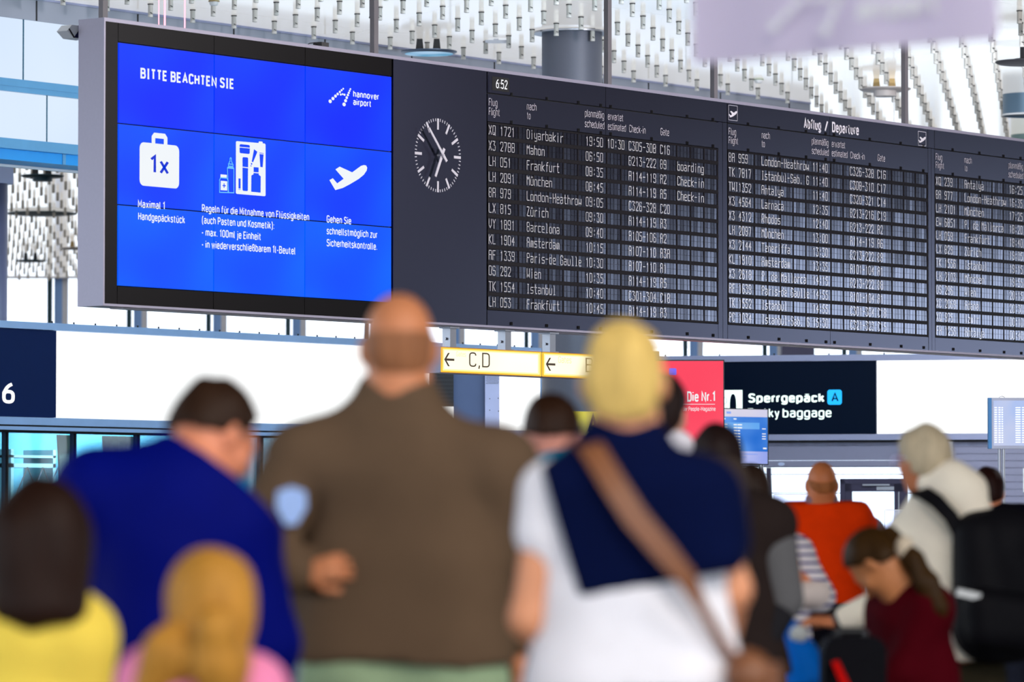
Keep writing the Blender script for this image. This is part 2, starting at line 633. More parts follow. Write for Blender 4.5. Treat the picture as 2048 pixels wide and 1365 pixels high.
# sign band below the gallery
XB0, XB1 = 18.0, 47.2
mb = MB()
mb.box(XB0, XB1, YW, YW + 0.6, 2.34, 3.505)
mb.box(XB0, XB1, YW - 0.09, YW, 3.495, 3.575)
mb.box(XB0, XB1, YW - 0.09, YW, 2.415, 2.50)
mb.box(XB0, XB1, YW - 0.06, YW, 2.395, 2.415, 1)
mb.box(XB0, XB1, YW - 0.10, YW, 2.355, 2.395)
mb.box(XB0, XB1, YW - 0.02, YW, 2.33, 2.355, 1)
for x in np.arange(36.66, XB1, 0.36):
    mb.cyl((x, YW - 0.03, 3.575), (x, YW - 0.03, 3.60), 0.012, n=6, m=1)
struct(mb.build('trim_3', [mat('pale_blue_metal', C(150, 185, 228), 0.4, metal=0.1), M_black]))

t = thing('wall_sign', 'dark navy wall sign with a white number 6, left end of the sign band', 'sign', (35.0, YW, 3.0))
MB().box(-3.6, 1.71, -0.05, 0, -0.495, 0.49).build('sign_face', M_navy, t)
mb = MB()
letters(mb, '6', 0, -0.35, 0.235, width=0.20, y=-0.056, off=1.8, right=1.03)
mb.build('lettering', M_white_lit, t)
t = thing('light_box', 'long blank white lit panel beside the number 6 sign', 'light panel', (42, YW, 3.0))
MB().box(-5.27, 3.4, -0.05, 0, -0.495, 0.49).build('lit_face', M_white_lit, t)

# shop front under the band
mb = MB()
for x in (33.8, 34.9, 35.976, 37.088, 38.162, 39.26, 40.359, 41.46, 42.55, 43.65, 44.75, 45.85):
    mb.box(x - 0.022, x + 0.022, YW + 0.02, YW + 0.07, 0, 2.34)
    mb.box(x - 0.008, x + 0.008, YW - 0.01, YW + 0.02, 0, 2.34, 1)
mb.box(XB0, XB1, YW + 0.02, YW + 0.10, 0, 0.12)
fr = mb.build('window_3', [mat('slate_frame', C(60, 78, 98), 0.35, metal=0.4), M_black])
struct(fr)
g = MB().box(XB0, XB1, YW + 0.055, YW + 0.065, 0.12, 2.34).build('pane', M_shopglass, fr)
struct(MB().box(XB0, XB1, YW + 3.4, YW + 3.6, 0, 3.5).build('wall_shop', mat('shop_wall', C(60, 150, 180), 0.6, var=0.3, vs=0.7)))
sx0, sx1 = B(22, 900, YW + 2.6)[0], B(112, 900, YW + 2.6)[0]
mb = MB()
for z0, z1 in ((2.10, 2.13), (1.98, 2.03)):
    mb.box(sx0, sx1, YW + 2.6, YW + 3.1, z0, z1)
mb.box(sx0, sx0 + 0.05, YW + 2.6, YW + 3.1, 0, 2.2)
mb.box(sx1 - 0.05, sx1, YW + 2.6, YW + 3.1, 0, 2.2)
tag(mb.build('shelf', mat('pale_shelf', C(150, 205, 215), 0.4)), 'pale shelf behind the shop window left of the man in blue', 'shelf')
lx = B(24, 950, YW + 1.2)[0]
mb = MB()
for k in range(4):
    x = lx + 0.26 * k
    mb.cyl((x, YW + 1.2, 1.50), (x + 0.26, YW + 1.2, 1.96), 0.009, n=6)
    mb.cyl((x + 0.26, YW + 1.2, 1.96), (x + 0.52, YW + 1.2, 1.50), 0.009, n=6)
mb.box(lx - 0.05, lx + 1.4, YW + 1.17, YW + 1.23, 1.46, 1.50)
mb.box(lx - 0.05, lx, YW + 1.17, YW + 1.23, 0, 1.5)
mb.box(lx + 1.35, lx + 1.4, YW + 1.17, YW + 1.23, 0, 1.5)
tag(mb.build('lattice_barrier', M_steel), 'zigzag wire barrier behind the shop glass at far left', 'barrier')
for k, (x, w, sl) in enumerate(((B(116, 900, YW + 0.6)[0], 0.24, 0.10), (B(206, 900, YW + 0.6)[0], 0.62, 0.08))):
    mb = MB()
    n = 10
    for i in range(n):
        a, b2 = x + w * i / n, x + w * (i + 1) / n
        y0, y1 = YW + 0.6 + 0.03 * (i % 2), YW + 0.6 + 0.03 * ((i + 1) % 2)
        mb.add([(a, y0, 2.33), (b2, y1, 2.33), (b2 + sl, y1, 1.2), (a + sl, y0, 1.2), (a, y0 + .02, 2.33), (b2, y1 + .02, 2.33), (b2 + sl, y1 + .02, 1.2), (a + sl, y0 + .02, 1.2)],
               [(0, 1, 2, 3), (7, 6, 5, 4), (0, 4, 5, 1), (3, 2, 6, 7)])
    tag(mb.build('curtain', mat('cream_fabric', C(225, 235, 215), 0.8, emit=C(225, 235, 215), es=0.0)),
        ['narrow cream curtain hanging inside the shop window, the left one', 'wide cream curtain hanging inside the shop window, just above the blue jacket'][k], 'curtain')

# ------------------------------------------------------------------ far glazing, at right angles to the view
DF = 107.8
fo = EY + FH * (DF / 1.0)
fo = (fo[0], fo[1], 0)
mb = MB()
mw = 159.0 * DF / FPX
x00 = (253 - 1024) / FPX * DF
mb.box(-24, 24, -0.2, 0.0, ZC - 0.03, ZC + 0.2, 2)
mb.box(-24, 24, -0.05, 0.05, 2.82, 2.95, 2)
for k in range(-12, 14):
    x = x00 + k * mw
    mb.box(x, x + 0.115, -0.10, 0.05, 2.95, ZC - 0.03, 0)
    mb.box(x + 0.165, x + 0.36, -0.02, 0.05, 2.95, ZC - 0.03, 1)
    mb.box(x + 0.36, x + 0.50, -0.02, 0.05, 2.95, ZC - 0.03, 2)
w1 = struct(mb.build('window_1', [M_mull_d, M_mull_b, M_mull_w], loc=fo, rot=FACE))
MB().box(-24, 24, 0.06, 0.08, 0.0, ZC - 0.03).build('pane', M_glass, w1)
# a grey block behind the sign band and a cornice at far left
mb = MB()
xa, xb = (1562 - 1024) / FPX * 100, (1628 - 1024) / FPX * 100
o = EY + FH * 100.0
struct(mb.box(xa, xb, -0.3, 0.3, 4.6, ZC).build('trim_6', mat('grey_block', C(95, 95, 128), 0.6), loc=(o[0], o[1], 0), rot=FACE))

# ------------------------------------------------------------------ right wall, turned through a corner
ANG_R = YAW - math.radians(90) - math.radians(13)
RU = np.array([math.cos(ANG_R), math.sin(ANG_R), 0])
RO = at(1500, 800, 60.0)
RO = np.array([RO[0], RO[1], 0])
RN = np.array([-math.sin(ANG_R), math.cos(ANG_R), 0])   # away from the camera


def R(x, y, off=0.0):
    """pixel -> (s, Z) on the right wall, off metres in front of it"""
    r = ray(x, y)
    o2 = RO - RN * off
    tt = ((o2 - EY) @ RN) / (r @ RN)
    p = EY + r * tt
    return float((p - RO) @ RU), float(p[2])


def sR(x, y=800):
    return R(x, y)[0]


RL = dict(loc=tuple(RO), rot=ANG_R)
s0, s1 = sR(1195), sR(2300)
mb = MB()
mb.box(s0, s1, 0, 0.5, 2.34, 3.505)
mb.box(s0, s1, -0.09, 0, 3.49, 3.575)
mb.box(s0, s1, -0.09, 0, 2.42, 2.50)
mb.box(s0, s1, -0.03, 0, 2.395, 2.42, 1)
for x in np.arange(s0 + 0.2, s1, 0.75):
    mb.cyl((x, -0.03, 3.575), (x, -0.03, 3.60), 0.012, n=6, m=1)
struct(mb.build('trim_4', [M_grey, M_black], **RL))
zb = R(1600, 930)[1]
mb = MB()
mb.box(s0, sR(1830), 0, 0.3, R(1600, 921)[1], 2.395)
mb.box(s0, sR(1830), -0.015, 0, R(1600, 924)[1], R(1600, 922)[1], 1)
mb.box(s0, sR(1830), -0.03, 0.3, R(1600, 934)[1], R(1600, 922)[1])
mb.box(s0, sR(1830), -0.02, 0.1, R(1600, 935.5)[1], R(1600, 933)[1], 1)
struct(mb.build('trim_5', [M_grey_d, M_black], **RL))
# ribbed cladding on the right
mb = MB()
sa = sR(1905)
mb.box(sa, s1, 0.02, 0.3, 0, 2.42)
for z in np.arange(0.05, 2.4, 0.095):
    mb.box(sa, s1, 0.0, 0.02, z, z + 0.088)
mb.box(sa - 0.06, sa, -0.02, 0.3, 0, 2.42, 1)
struct(mb.build('wall_front', [M_grey_d, M_steel], **RL))
# glazed front: windows, blind lines and a door
zt = R(1600, 936)[1]
fm = mat('aubergine_frame', C(50, 46, 72), 0.4, metal=0.2)
mb = MB()
sd0, sd1 = sR(1680), sR(1808)
mb.box(sd1 - 0.0, sd1 + 0.045, -0.02, 0.06, 0, zt, 0)          # post right of the door
for x in (s0, sR(1537) - 0.03, sa - 0.1):
    mb.box(x, x + 0.06, -0.02, 0.06, 0, zt, 0)
for y in (949.5, 987):
    z = R(1600, y)[1]
    mb.box(s0, sd0 if y > 955 else sd1, 0.02, 0.03, z - 0.006, z + 0.006, 1)
    mb.box(sd1, sa, 0.02, 0.03, z - 0.006, z + 0.006, 1)
z = R(1600, 1018)[1]
mb.box(s0, sd0, 0.02, 0.03, z - 0.006, z + 0.006, 1)
w4 = struct(mb.build('window_4', [fm, mat('blind_line', C(90, 95, 130), 0.5)], **RL))
MB().box(s0, sa, 0.035, 0.045, 0, zt).build('pane', M_glass, w4)
zd = R(1700, 961)[1]
mb = MB()
mb.box(sd0, sd1, -0.03, 0.05, zd - 0.05, zd + 0.02)            # head of the frame
mb.box(sd0, sR(1690), -0.03, 0.05, 0, zd)
dz1 = R(1700, 984)[1]
mb.box(sR(1690), sd1, -0.02, 0.03, dz1, zd - 0.03)             # top rail of the leaf
mb.box(sR(1788), sd1, -0.02, 0.03, 0, zd - 0.03)
mb.box(sR(1690), sR(1686) + 0.12, -0.02, 0.03, 0, zd - 0.03)
mb.box(sR(1690), sd1, -0.02, 0.03, 0, 0.25)
d1 = struct(mb.build('door_1', fm, **RL))
MB().box(sR(1726), sR(1780), -0.07, -0.02, R(1740, 972)[1], R(1740, 969)[1]).build('door_closer', M_steel, d1)
MB().box(sR(1753), sR(1788), -0.025, -0.018, R(1740, 981)[1], R(1740, 974)[1]).build('door_sign', M_steel, d1)
MB().box(sR(1797), sR(1799), -0.06, -0.02, R(1790, 1030)[1], R(1790, 984)[1]).build('door_handle', M_steel, d1)
MB().box(sR(1690), sR(1788), 0.0, 0.01, 0.25, dz1).build('pane', M_glass, d1)
# oval maker's plate above the windows
mb = MB().xz(circ(sR(1563), R(1563, 929)[1], 0.045, 20, 0.024), -0.04, 0.012)
tag(mb.build('wall_plate', mat('pale_plate', C(190, 205, 235), 0.3), **RL), 'small oval pale plate on the grey rail above the windows', 'plate')

# sign, light box
t = thing('wall_sign', 'dark sign reading Sperrgepäck and bulky baggage with a blue letter A square', 'sign', tuple(RO), ANG_R)
MB().box(sR(1330), sR(1753), -0.05, 0, 2.505, 3.49).build('sign_face', M_navy2, t)
M_txt = mat('white_sign_letters', C(225, 255, 245), 0.5, emit=(0.86, 1, 0.93, 1), es=0.95)
mb = MB()
a, z = R(1497, 806, .05); b, _ = R(1649, 806, .05)
cap = R(1500, 787.5, .05)[1] - z
letters(mb, 'Sperrgepäck', a, z, cap, b - a, -0.056, off=2.1)
a, z = R(1477, 836, .05); b, _ = R(1664, 836, .05)
letters(mb, 'Bul', sR(1497), z, cap, sR(1534) - sR(1497), -0.056, off=1.45)
letters(mb, 'ky', sR(1539), z, cap, sR(1560) - sR(1539), -0.056, off=1.45)
letters(mb, 'baggage', sR(1566.5), z, cap, sR(1664) - sR(1566.5), -0.056, off=1.45)
mb.build('lettering', M_txt, t)
mb = MB()
x0, x1, z0, z1 = sR(1656), sR(1685), R(1670, 810, .05)[1], R(1670, 780, .05)[1]
mb.xz(rrect(x0, x1, z0, z1, 0.035), -0.058, 0.006, 0)
letters(mb, 'A', x0 + 0.055, z0 + 0.04, (z1 - z0) * 0.6, (x1 - x0) * 0.5, -0.060, off=1.6, m=1)
mb.build('letter_plate', [mat('sky_blue_plate', C(0, 165, 235), 0.4, emit=C(0, 165, 235), es=0.8), M_navy2], t)
mb = MB()
x0, x1, z0, z1 = sR(1411), sR(1486), R(1450, 823, .05)[1], R(1450, 781, .05)[1]
mb.box(x0, x1, -0.056, -0.05, z0, z1, 0)
xc, wd = (sR(1461) + sR(1474)) / 2, sR(1474) - sR(1461)
arch = [(xc - wd / 2, z0), (xc + wd / 2, z0)] + [(xc + wd / 2 * math.cos(tt) ** 0.8 * 1, z0 + 0.085 + 0.15 * math.sin(tt)) for tt in np.linspace(0, math.pi / 2, 8)] + \
       [(xc - wd / 2 * math.cos(tt) ** 0.8, z0 + 0.085 + 0.15 * math.sin(tt)) for tt in np.linspace(math.pi / 2, 0, 8)]
mb.xz(arch, -0.060, 0.004, 1)
xr, zr = sR(1448.5), R(1448, 802, .05)[1]
o_, i_ = circ(xr, zr, 0.052, 24), circ(xr, zr, 0.045, 24)
mb.add([(p[0], -0.058, p[1]) for p in o_ + i_], [(i, (i + 1) % 24, 24 + (i + 1) % 24, 24 + i) for i in range(24)], 1)
mb.build('pictogram', [M_txt, M_navy2], t)
t = thing('light_box', 'long blank white lit panel right of the bulky baggage sign', 'light panel', tuple(RO), ANG_R)
MB().box(sR(1755), s1, -0.06, 0, 2.505, 3.495).build('lit_face', M_white_lit, t)

lamp('added_shop_fill', (41.0, YW + 1.5, 3.1), (40.5, YW + 3.4, 1.8), 260, 2.0, (0.8, 0.95, 1))  # unseen lamp added to brighten the shop wall behind the glass

# ------------------------------------------------------------------ departure board: housing, video wall, clock, three split-flap tables
M_hous = mat('lavender_grey_metal', C(172, 168, 188), 0.45, metal=0.2, var=0.04, vs=40)
M_hang = mat('grey_hanger', C(128, 124, 130), 0.5)
M_panel = mat('anthracite_panel', C(24, 20, 25), 0.26, spec=0.6, var=0.05, vs=30, ior=1.95, stint=(0.54, 0.60, 1, 1))
M_bezel = mat('black_bezel', C(15, 11, 13), 0.4, spec=0.08, var=0.05)
M_gap = mat('joint_black', C(6, 5, 8), 0.7)
M_flap = mat('flap_plastic', C(28, 25, 33), 0.17, spec=0.9, var=0.1, vs=60, ior=2.2, stint=(0.68, 0.74, 1, 1))
M_rowback = mat('row_frame', C(20, 15, 21), 0.5, spec=0.2, var=0.05)
M_print = mat('white_print', C(240, 236, 246), 0.5, emit=(1, 0.98, 1, 1), es=0.0)
M_print_h = mat('grey_print', C(205, 200, 210), 0.5)
M_flaptxt = mat('flap_letters', C(250, 247, 255), 0.17, spec=0.9, ior=2.0, stint=(0.75, 0.80, 1, 1))
M_icon = glow('screen_white', (0.90, 0.95, 1, 1), (0.93, 0.97, 1, 1), 0.95)
M_blue = glow('screen_blue', C(0, 48, 255), C(0, 98, 255), 1.0, 0.55)
M_seam = mat('screen_joint', C(4, 8, 60), 0.5)

HT, HB = 5.535, 3.128              # top and bottom of the housing
HX0, HX1 = 27.125, 46.2
t = thing('board_housing', 'long lavender grey metal housing of the hanging departure board', 'board housing', (HX0, YB, HB))
mb = MB()
w, h = HX1 - HX0, HT - HB
mb.box(0, w, 0.0, 0.29, h - 0.03, h)
mb.box(0, w, 0.0, 0.29, 0, 0.02)
mb.box(0, 0.018, 0.0, 0.29, 0.02, h - 0.03)
mb.box(w - 0.02, w, 0.0, 0.29, 0.02, h - 0.03)
mb.box(0.018, w - 0.02, 0.24, 0.28, 0.02, h - 0.03)
mb.build('casing', M_hous, t)
mb = MB()
mb.box(0.3, w - 0.3, 0.05, 0.20, -0.012, 0.0)
mb.build('lower_rail', mat('pale_rail', C(225, 222, 230), 0.4), t)
for x in (231, 773, 1240, 1452, 1833):
    X = B(x, 300)[0]
    mb = MB().box(X - HX0 - 0.030, X - HX0 + 0.030, 0.12, 0.17, h, ZC - HB)
    mb.box(X - HX0 - 0.05, X - HX0 + 0.05, 0.10, 0.19, ZC - HB - 0.02, ZC - HB)
    mb.build('hanger', M_hang, t)

# bezel around the video wall and the clock panel
VX0, VX1, VZ0, VZ1 = 27.305, 30.94, 3.30, 5.345
DT, DB = HT - 0.03, HB + 0.02
mb = MB()
mb.box(HX0 + 0.018, VX0 - 0.006, YB + 0.004, YB + 0.03, DB, DT)
for a, b in ((VX0, 28.514), (28.52, 29.726), (29.732, VX1)):
    mb.box(a, b, YB + 0.004, YB + 0.03, VZ1 + 0.004, DT)
    mb.box(a, b, YB + 0.004, YB + 0.03, DB, VZ0 - 0.004)
mb.box(HX0 + 0.02, VX1 + 0.01, YB + 0.03, YB + 0.2, DB, DT, 1)
tag(mb.build('video_wall_surround', [M_bezel, M_gap]), 'black surround framing the blue video wall', 'panel')
t = thing('video_wall', 'video wall of nine screens showing the blue BITTE BEACHTEN SIE notice', 'video wall', (VX0, YB, VZ0))
tw, th = (VX1 - VX0) / 3, (VZ1 - VZ0) / 3
for j in range(3):
    mj = glow('screen_blue', C(0, (72, 52, 34)[j], 255), C(0, (112, 98, 74)[j], 255), 1.0, 0.7)
    smesh = MB().box(0.006, tw - 0.006, 0.002, 0.03, 0.006, th - 0.006).mesh('screen', mj)
    for i in range(3):
        o = link('screen', smesh, t, (i * tw, 0, j * th))
mb = MB()
V = lambda x, y: (lambda p: (p[0] - VX0, p[1] - VZ0))(B(x, y))


def vline(mb, s, xl, yb, xr, cap, off, y=-0.002, m=0):
    a = V(xl, yb)
    b = V(xr, yb)
    letters(mb, s, a[0], a[1], cap, b[0] - a[0], y, off, m)


vline(mb, 'BITTE BEACHTEN SIE', 280.5, 156.8, 466.5, 0.0905, 2.3)
mb2 = MB()
vline(mb2, 'Maximal 1', 275.5, 415.4, 329, 0.066, 1.75)
vline(mb2, 'Handgepäckstück', 276, 440.2, 369.5, 0.066, 1.75)
a = V(404, 424)
for s, xr, yb in (('Regeln für die Mitnahme von Flüssigkeiten', 618, 424), ('(auch Pasten und Kosmetik):', 548, 447.5), ('- max. 100ml je Einheit', 521, 472), ('- in wiederverschließbarem 1l-Beutel', 590, 496)):
    vline(mb2, s, 403.5, yb, xr, 0.066, 1.75)
for s, xr, yb in (('Gehen Sie', 702, 445.5), ('schnellstmöglich zur', 754, 469), ('Sicherheitskontrolle.', 754, 493)):
    vline(mb2, s, 653, yb, xr, 0.066, 1.75)
mb.build('heading', M_icon, t)
mb2.build('lettering', M_icon, t)


# a row of runway lights in the shape of an H, with the two words beside it
def runway_logo(mb, T, y=0.0, k=1.0, m=0, rk=0.86):
    dots = [(505, 692, 13), (524, 673, 12), (541, 656, 11), (556, 642, 9.5), (571, 628, 8.5), (583, 616, 7.5), (594, 606, 6.5),
            (577, 646, 7.5), (590, 643, 7), (603, 647, 8),
            (600, 713, 13.5), (610, 688, 11.5), (618, 667, 10), (626, 649, 9), (632, 634, 8), (638, 620, 7), (643, 608, 6.5)]
    for x, z, r in dots:
        c = T(x, z)
        e = T(x + r, z)
        rr = abs(e[0] - c[0]) * rk
        mb.add([(p[0], y, p[1]) for p in circ(c[0], c[1], rr, 14, rr * 0.72 * k)], [tuple(range(14))], m)


mb = MB()
runway_logo(mb, lambda x, z: V(512 + x / 3.412, z / 3.412), -0.002, 1.0)
mb.build('logo', M_icon, t)
mb = MB()
vline(mb, 'hannover', 706, 194.2, 757, 0.060, 2.0)
vline(mb, 'airport', 706, 210.2, 741.5, 0.060, 2.0)
mb.build('lettering', M_icon, t)

# suitcase pictogram
mb = MB()
x0, z1 = V(279, 283.7); x1, z0 = V(357.8, 377.5)
z0 = V(279, 371)[1]; z1 = V(279, 284)[1]
mb.add([(p[0], -0.002, p[1]) for p in rrect(x0, x1, z0, z1, 0.05)], [tuple(range(24))])
hx0, hx1 = V(303, 280)[0], V(334.5, 280)[0]
hz = V(303, 265)[1]
out = [(hx0, z1), (hx0, hz - 0.03), (hx0 + 0.03, hz), (hx1 - 0.03, hz), (hx1, hz - 0.03), (hx1, z1)]
ti = 0.045
inn = [(hx0 + ti, z1), (hx0 + ti, hz - ti), (hx0 + ti, hz - ti), (hx1 - ti, hz - ti), (hx1 - ti, hz - ti), (hx1 - ti, z1)]
mb.add([(p[0], -0.002, p[1]) for p in out + inn], [(i, i + 1, 7 + i, 6 + i) for i in range(5)])
c0 = V(300, 346); c1 = V(337, 346)
letters(mb, '1x', c0[0], V(300, 346.5)[1], 0.155, c1[0] - c0[0], -0.004, 1.6, 1)
M_ic2 = glow('screen_deep_blue', C(0, 34, 200), C(0, 50, 215), 1.0)
mb.build('suitcase_pictogram', [M_icon, M_ic2], t)

# bag of liquids with a medicine jar and a feeding bottle
Q = lambda x, y: V(420 + x / 8.53, 260 + y / 8.53)
mb = MB()


def poly(mb, pts, y, m):
    mb.add([(p[0], y, p[1]) for p in (Q(*q) for q in pts)], [tuple(range(len(pts)))[::-1]], m)


poly(mb, [(440, 205), (455, 192), (930, 233), (945, 250), (945, 1118), (932, 1132), (455, 1092), (438, 1076)], -0.002, 0)
poly(mb, [(826, 226), (828, 203), (840, 196), (886, 200), (896, 210), (896, 232)], -0.002, 0)
for pts in ([(498, 288), (500, 255), (515, 243), (655, 257), (673, 272), (674, 305)], [(498, 300), (674, 318), (672, 400), (655, 412), (515, 398), (500, 385)],
            [(548, 480), (560, 464), (632, 470), (645, 486), (645, 640), (548, 628)], [(548, 642), (643, 655), (640, 1035), (625, 1046), (560, 1040), (548, 1026)],
            [(480, 828), (516, 830), (516, 1003), (480, 1000)], [(480, 1014), (518, 1016), (518, 1024), (480, 1022)],
            [(745, 330), (800, 370), (795, 395), (728, 555), (706, 540)], [(697, 560), (718, 575), (708, 600), (690, 585)], [(688, 602), (705, 616), (698, 628), (682, 615)],
            [(834, 388), (911, 398), (909, 408), (835, 399)], [(838, 412), (908, 420), (893, 638), (852, 632)],
            [(738, 635), (824, 642), (824, 726), (738, 720)], [(736, 735), (826, 743), (828, 768), (860, 792), (858, 1072), (696, 1056), (700, 778), (736, 758)]):
    poly(mb, pts, -0.004, 1)


def outline(mb, pts, wdt, y, m, closed=True):
    P = [Q(*q) for q in pts]
    n = len(P)
    for i in range(n if closed else n - 1):
        a, b = Vector((P[i][0], P[i][1])), Vector((P[(i + 1) % n][0], P[(i + 1) % n][1]))
        d = (b - a).normalized()
        q = Vector((-d.y, d.x)) * wdt / 2
        a2, b2 = a - d * wdt / 2, b + d * wdt / 2
        mb.add([(p.x, y, p.y) for p in (a2 - q, b2 - q, b2 + q, a2 + q)], [(0, 1, 2, 3)], m)


outline(mb, [(158, 860), (175, 815), (285, 825), (305, 870), (303, 1070), (158, 1065)], 0.008, -0.003, 2)
poly(mb, [(175, 758), (283, 768), (283, 815), (175, 808)], -0.003, 0)
poly(mb, [(178, 868), (290, 878), (288, 1036), (176, 1028)], -0.003, 0)
poly(mb, [(225, 912), (240, 913), (240, 990), (225, 989)], -0.005, 1)
poly(mb, [(206, 940), (262, 944), (262, 963), (206, 959)], -0.005, 1)
outline(mb, [(292, 650), (402, 660), (402, 1075), (312, 1070)], 0.008, -0.003, 2)
poly(mb, [(296, 628), (402, 638), (400, 652), (294, 642)], -0.003, 2)
outline(mb, [(310, 580), (388, 588), (388, 625), (310, 618)], 0.008, -0.003, 2)
outline(mb, [(322, 575), (322, 555), (336, 535), (338, 485), (350, 475), (360, 487), (362, 540), (375, 562), (375, 580)], 0.008, -0.003, 2, False)
mb.build('liquids_pictogram', [M_icon, M_blue, glow('screen_pale_blue', C(110, 200, 255), C(120, 205, 255), 1.0)], t)
# plane pictogram
mb = MB()
pl = [(500, 1230), (523, 1217), (553, 1252), (597, 1221), (541, 1157), (570, 1138), (655, 1177), (715, 1133), (735, 1127), (750, 1130), (758, 1145), (754, 1165), (735, 1193), (700, 1222), (640, 1258), (590, 1284), (540, 1298)]
PLANE = [(x - 630, y - 1212) for x, y in pl]
mb.add([(p[0], -0.002, p[1]) for p in (V(512 + x / 3.412, y / 3.412) for x, y in pl)], [tuple(range(len(pl)))[::-1]])
mb.build('plane_pictogram', M_icon, t)

# clock
CX, CZ = 31.610, 4.675
tag(MB().box(30.965, 32.34, YB + 0.004, YB + 0.03, DB, DT).build('clock_panel', M_panel), 'plain anthracite panel that carries the clock', 'panel')
t = thing('wall_clock', 'white clock face marks and hands on the anthracite panel, reading eight to seven', 'clock', (CX, YB, CZ))
mb = MB()
for k in range(60):
    a = math.radians(6 * k)
    big = k % 5 == 0
    r1, r0, hw = 0.338, (0.236 if big else 0.312), (0.0125 if big else 0.0042)
    u, v = (math.sin(a), math.cos(a)), (math.cos(a), -math.sin(a))
    mb.xz([(u[0] * r + v[0] * q, u[1] * r + v[1] * q) for r, q in ((r0, -hw), (r1, -hw), (r1, hw), (r0, hw))], 0.0, 0.005)
mb.build('hour_marks', M_print, t)


def hand(name, ang, l, tail, w0, w1, y):
    a = math.radians(ang)
    u, v = (math.sin(a), math.cos(a)), (math.cos(a), -math.sin(a))
    MB().xz([(u[0] * r + v[0] * q, u[1] * r + v[1] * q) for r, q in ((-tail, -w0), (l, -w1), (l, w1), (-tail, w0))], y, 0.008).build(name, M_print, t)


hand('minute_hand', 318, 0.315, 0.075, 0.014, 0.011, -0.065)
hand('hour_hand', 206, 0.225, 0.07, 0.017, 0.014, -0.050)
MB().cyl((0, 0.006, 0), (0, -0.07, 0), 0.012, n=12).build('spindle', M_print, t)

# ------------------------------------------------------------------ split-flap lettering: strokes on a 4 x 8 grid
G = {}


def gl(s):
    for line in s.strip().splitlines():
        ch, d = line.strip().split(' ', 1)
        G[ch] = [[tuple(map(float, p.split(','))) for p in part.split()] for part in d.split(';')]


gl('''
A 0,0 0,8 4,8 4,0;0,4.2 4,4.2
B 0,0 0,8 3.4,8 4,7.4 4,4.9 3.4,4.2 0,4.2;3.4,4.2 4,3.5 4,0.7 3.4,0 0,0
C 4,6.6 4,8 0,8 0,0 4,0 4,1.4
D 0,0 0,8 3,8 4,7 4,1 3,0 0,0
E 4,8 0,8 0,0 4,0;0,4.2 3.2,4.2
F 4,8 0,8 0,0;0,4.2 3.2,4.2
G 4,6.6 4,8 0,8 0,0 4,0 4,4 2.2,4
H 0,0 0,8;4,0 4,8;0,4.2 4,4.2
I 1,8 3,8;1,0 3,0;2,0 2,8
K 0,0 0,8;4,8 0.4,4.2 4,0
L 0,8 0,0 4,0
M 0,0 0,8 2,5 4,8 4,0
N 0,0 0,8 4,0 4,8
O 0,0 0,8 4,8 4,0 0,0
P 0,0 0,8 4,8 4,4.2 0,4.2
Q 0,0 0,8 4,8 4,0 0,0;2.2,2 4.3,-0.6
R 0,0 0,8 4,8 4,4.2 0,4.2;1.6,4.2 4,0
S 4,6.8 4,8 0,8 0,4.2 4,4.2 4,0 0,0 0,1.2
T 0,8 4,8;2,8 2,0
U 0,8 0,0 4,0 4,8
V 0,8 0,3 2,0 4,3 4,8
W 0,8 0,0 2,3 4,0 4,8
X 0,8 4,0;0,0 4,8
Y 0,8 2,4 4,8;2,4 2,0
Z 0,8 4,8 0,0 4,0
0 0,0 0,8 4,8 4,0 0,0
1 1,6.6 2.2,8 2.2,0
2 0,6.4 0,8 4,8 4,4.6 0,0 4,0
3 0,8 4,8 1.6,5 4,4.2 4,0 0,0 0,1
4 3,0 3,8 0,3 4,3
5 4,8 0,8 0,4.6 4,4.6 4,0 0,0
6 4,7 4,8 0,8 0,0 4,0 4,4.4 0,4.4
7 0,8 4,8 1.6,0
8 0,0 0,8 4,8 4,0 0,0;0,4.2 4,4.2
9 0,1 0,0 4,0 4,8 0,8 0,4 4,4
a 0,5.4 4,5.4 4,0 0,0 0,3 4,3
b 0,8 0,0 4,0 4,5.4 0,5.4
c 4,5.4 0,5.4 0,0 4,0
d 4,8 4,0 0,0 0,5.4 4,5.4
e 4,0 0,0 0,5.4 4,5.4 4,2.9 0,2.9
f 4,8 2,8 2,0;0.6,5.4 3.6,5.4
g 0,-1.8 4,-1.8 4,5.4 0,5.4 0,0 4,0
h 0,0 0,8;0,5.4 4,5.4 4,0
i 2,0 2,5.4;2,7 2,7.8
k 0,0 0,8;4,5.4 0.4,2.8 4,0
l 1,8 2,8 2,0;1,0 3.2,0
m 0,0 0,5.4 4,5.4 4,0;2,0 2,5.4
n 0,0 0,5.4 4,5.4 4,0
o 0,0 0,5.4 4,5.4 4,0 0,0
r 0.6,0 0.6,5.4;0.6,4 2.4,5.4 4,5.4
s 4,5.4 0,5.4 0,2.8 4,2.8 4,0 0,0
t 1.6,8 1.6,0 3.8,0;0.2,5.4 3.6,5.4
u 0,5.4 0,0 4,0 4,5.4
w 0,5.4 0,0 2,2.4 4,0 4,5.4
y 0,5.4 0,2 0.6,1 4,1;4,5.4 4,-1.8 0.8,-1.8
z 0,5.4 4,5.4 0,0 4,0
ü 0,5.4 0,0 4,0 4,5.4;1,6.9 1,7.7;3,6.9 3,7.7
- 0.4,4 3.6,4
: 2,1.4 2,2.4;2,5.2 2,6.2
. 1.6,0 1.6,0.6
''')
CELL = 0.0582
KX, KZ = 0.0093, 0.0103


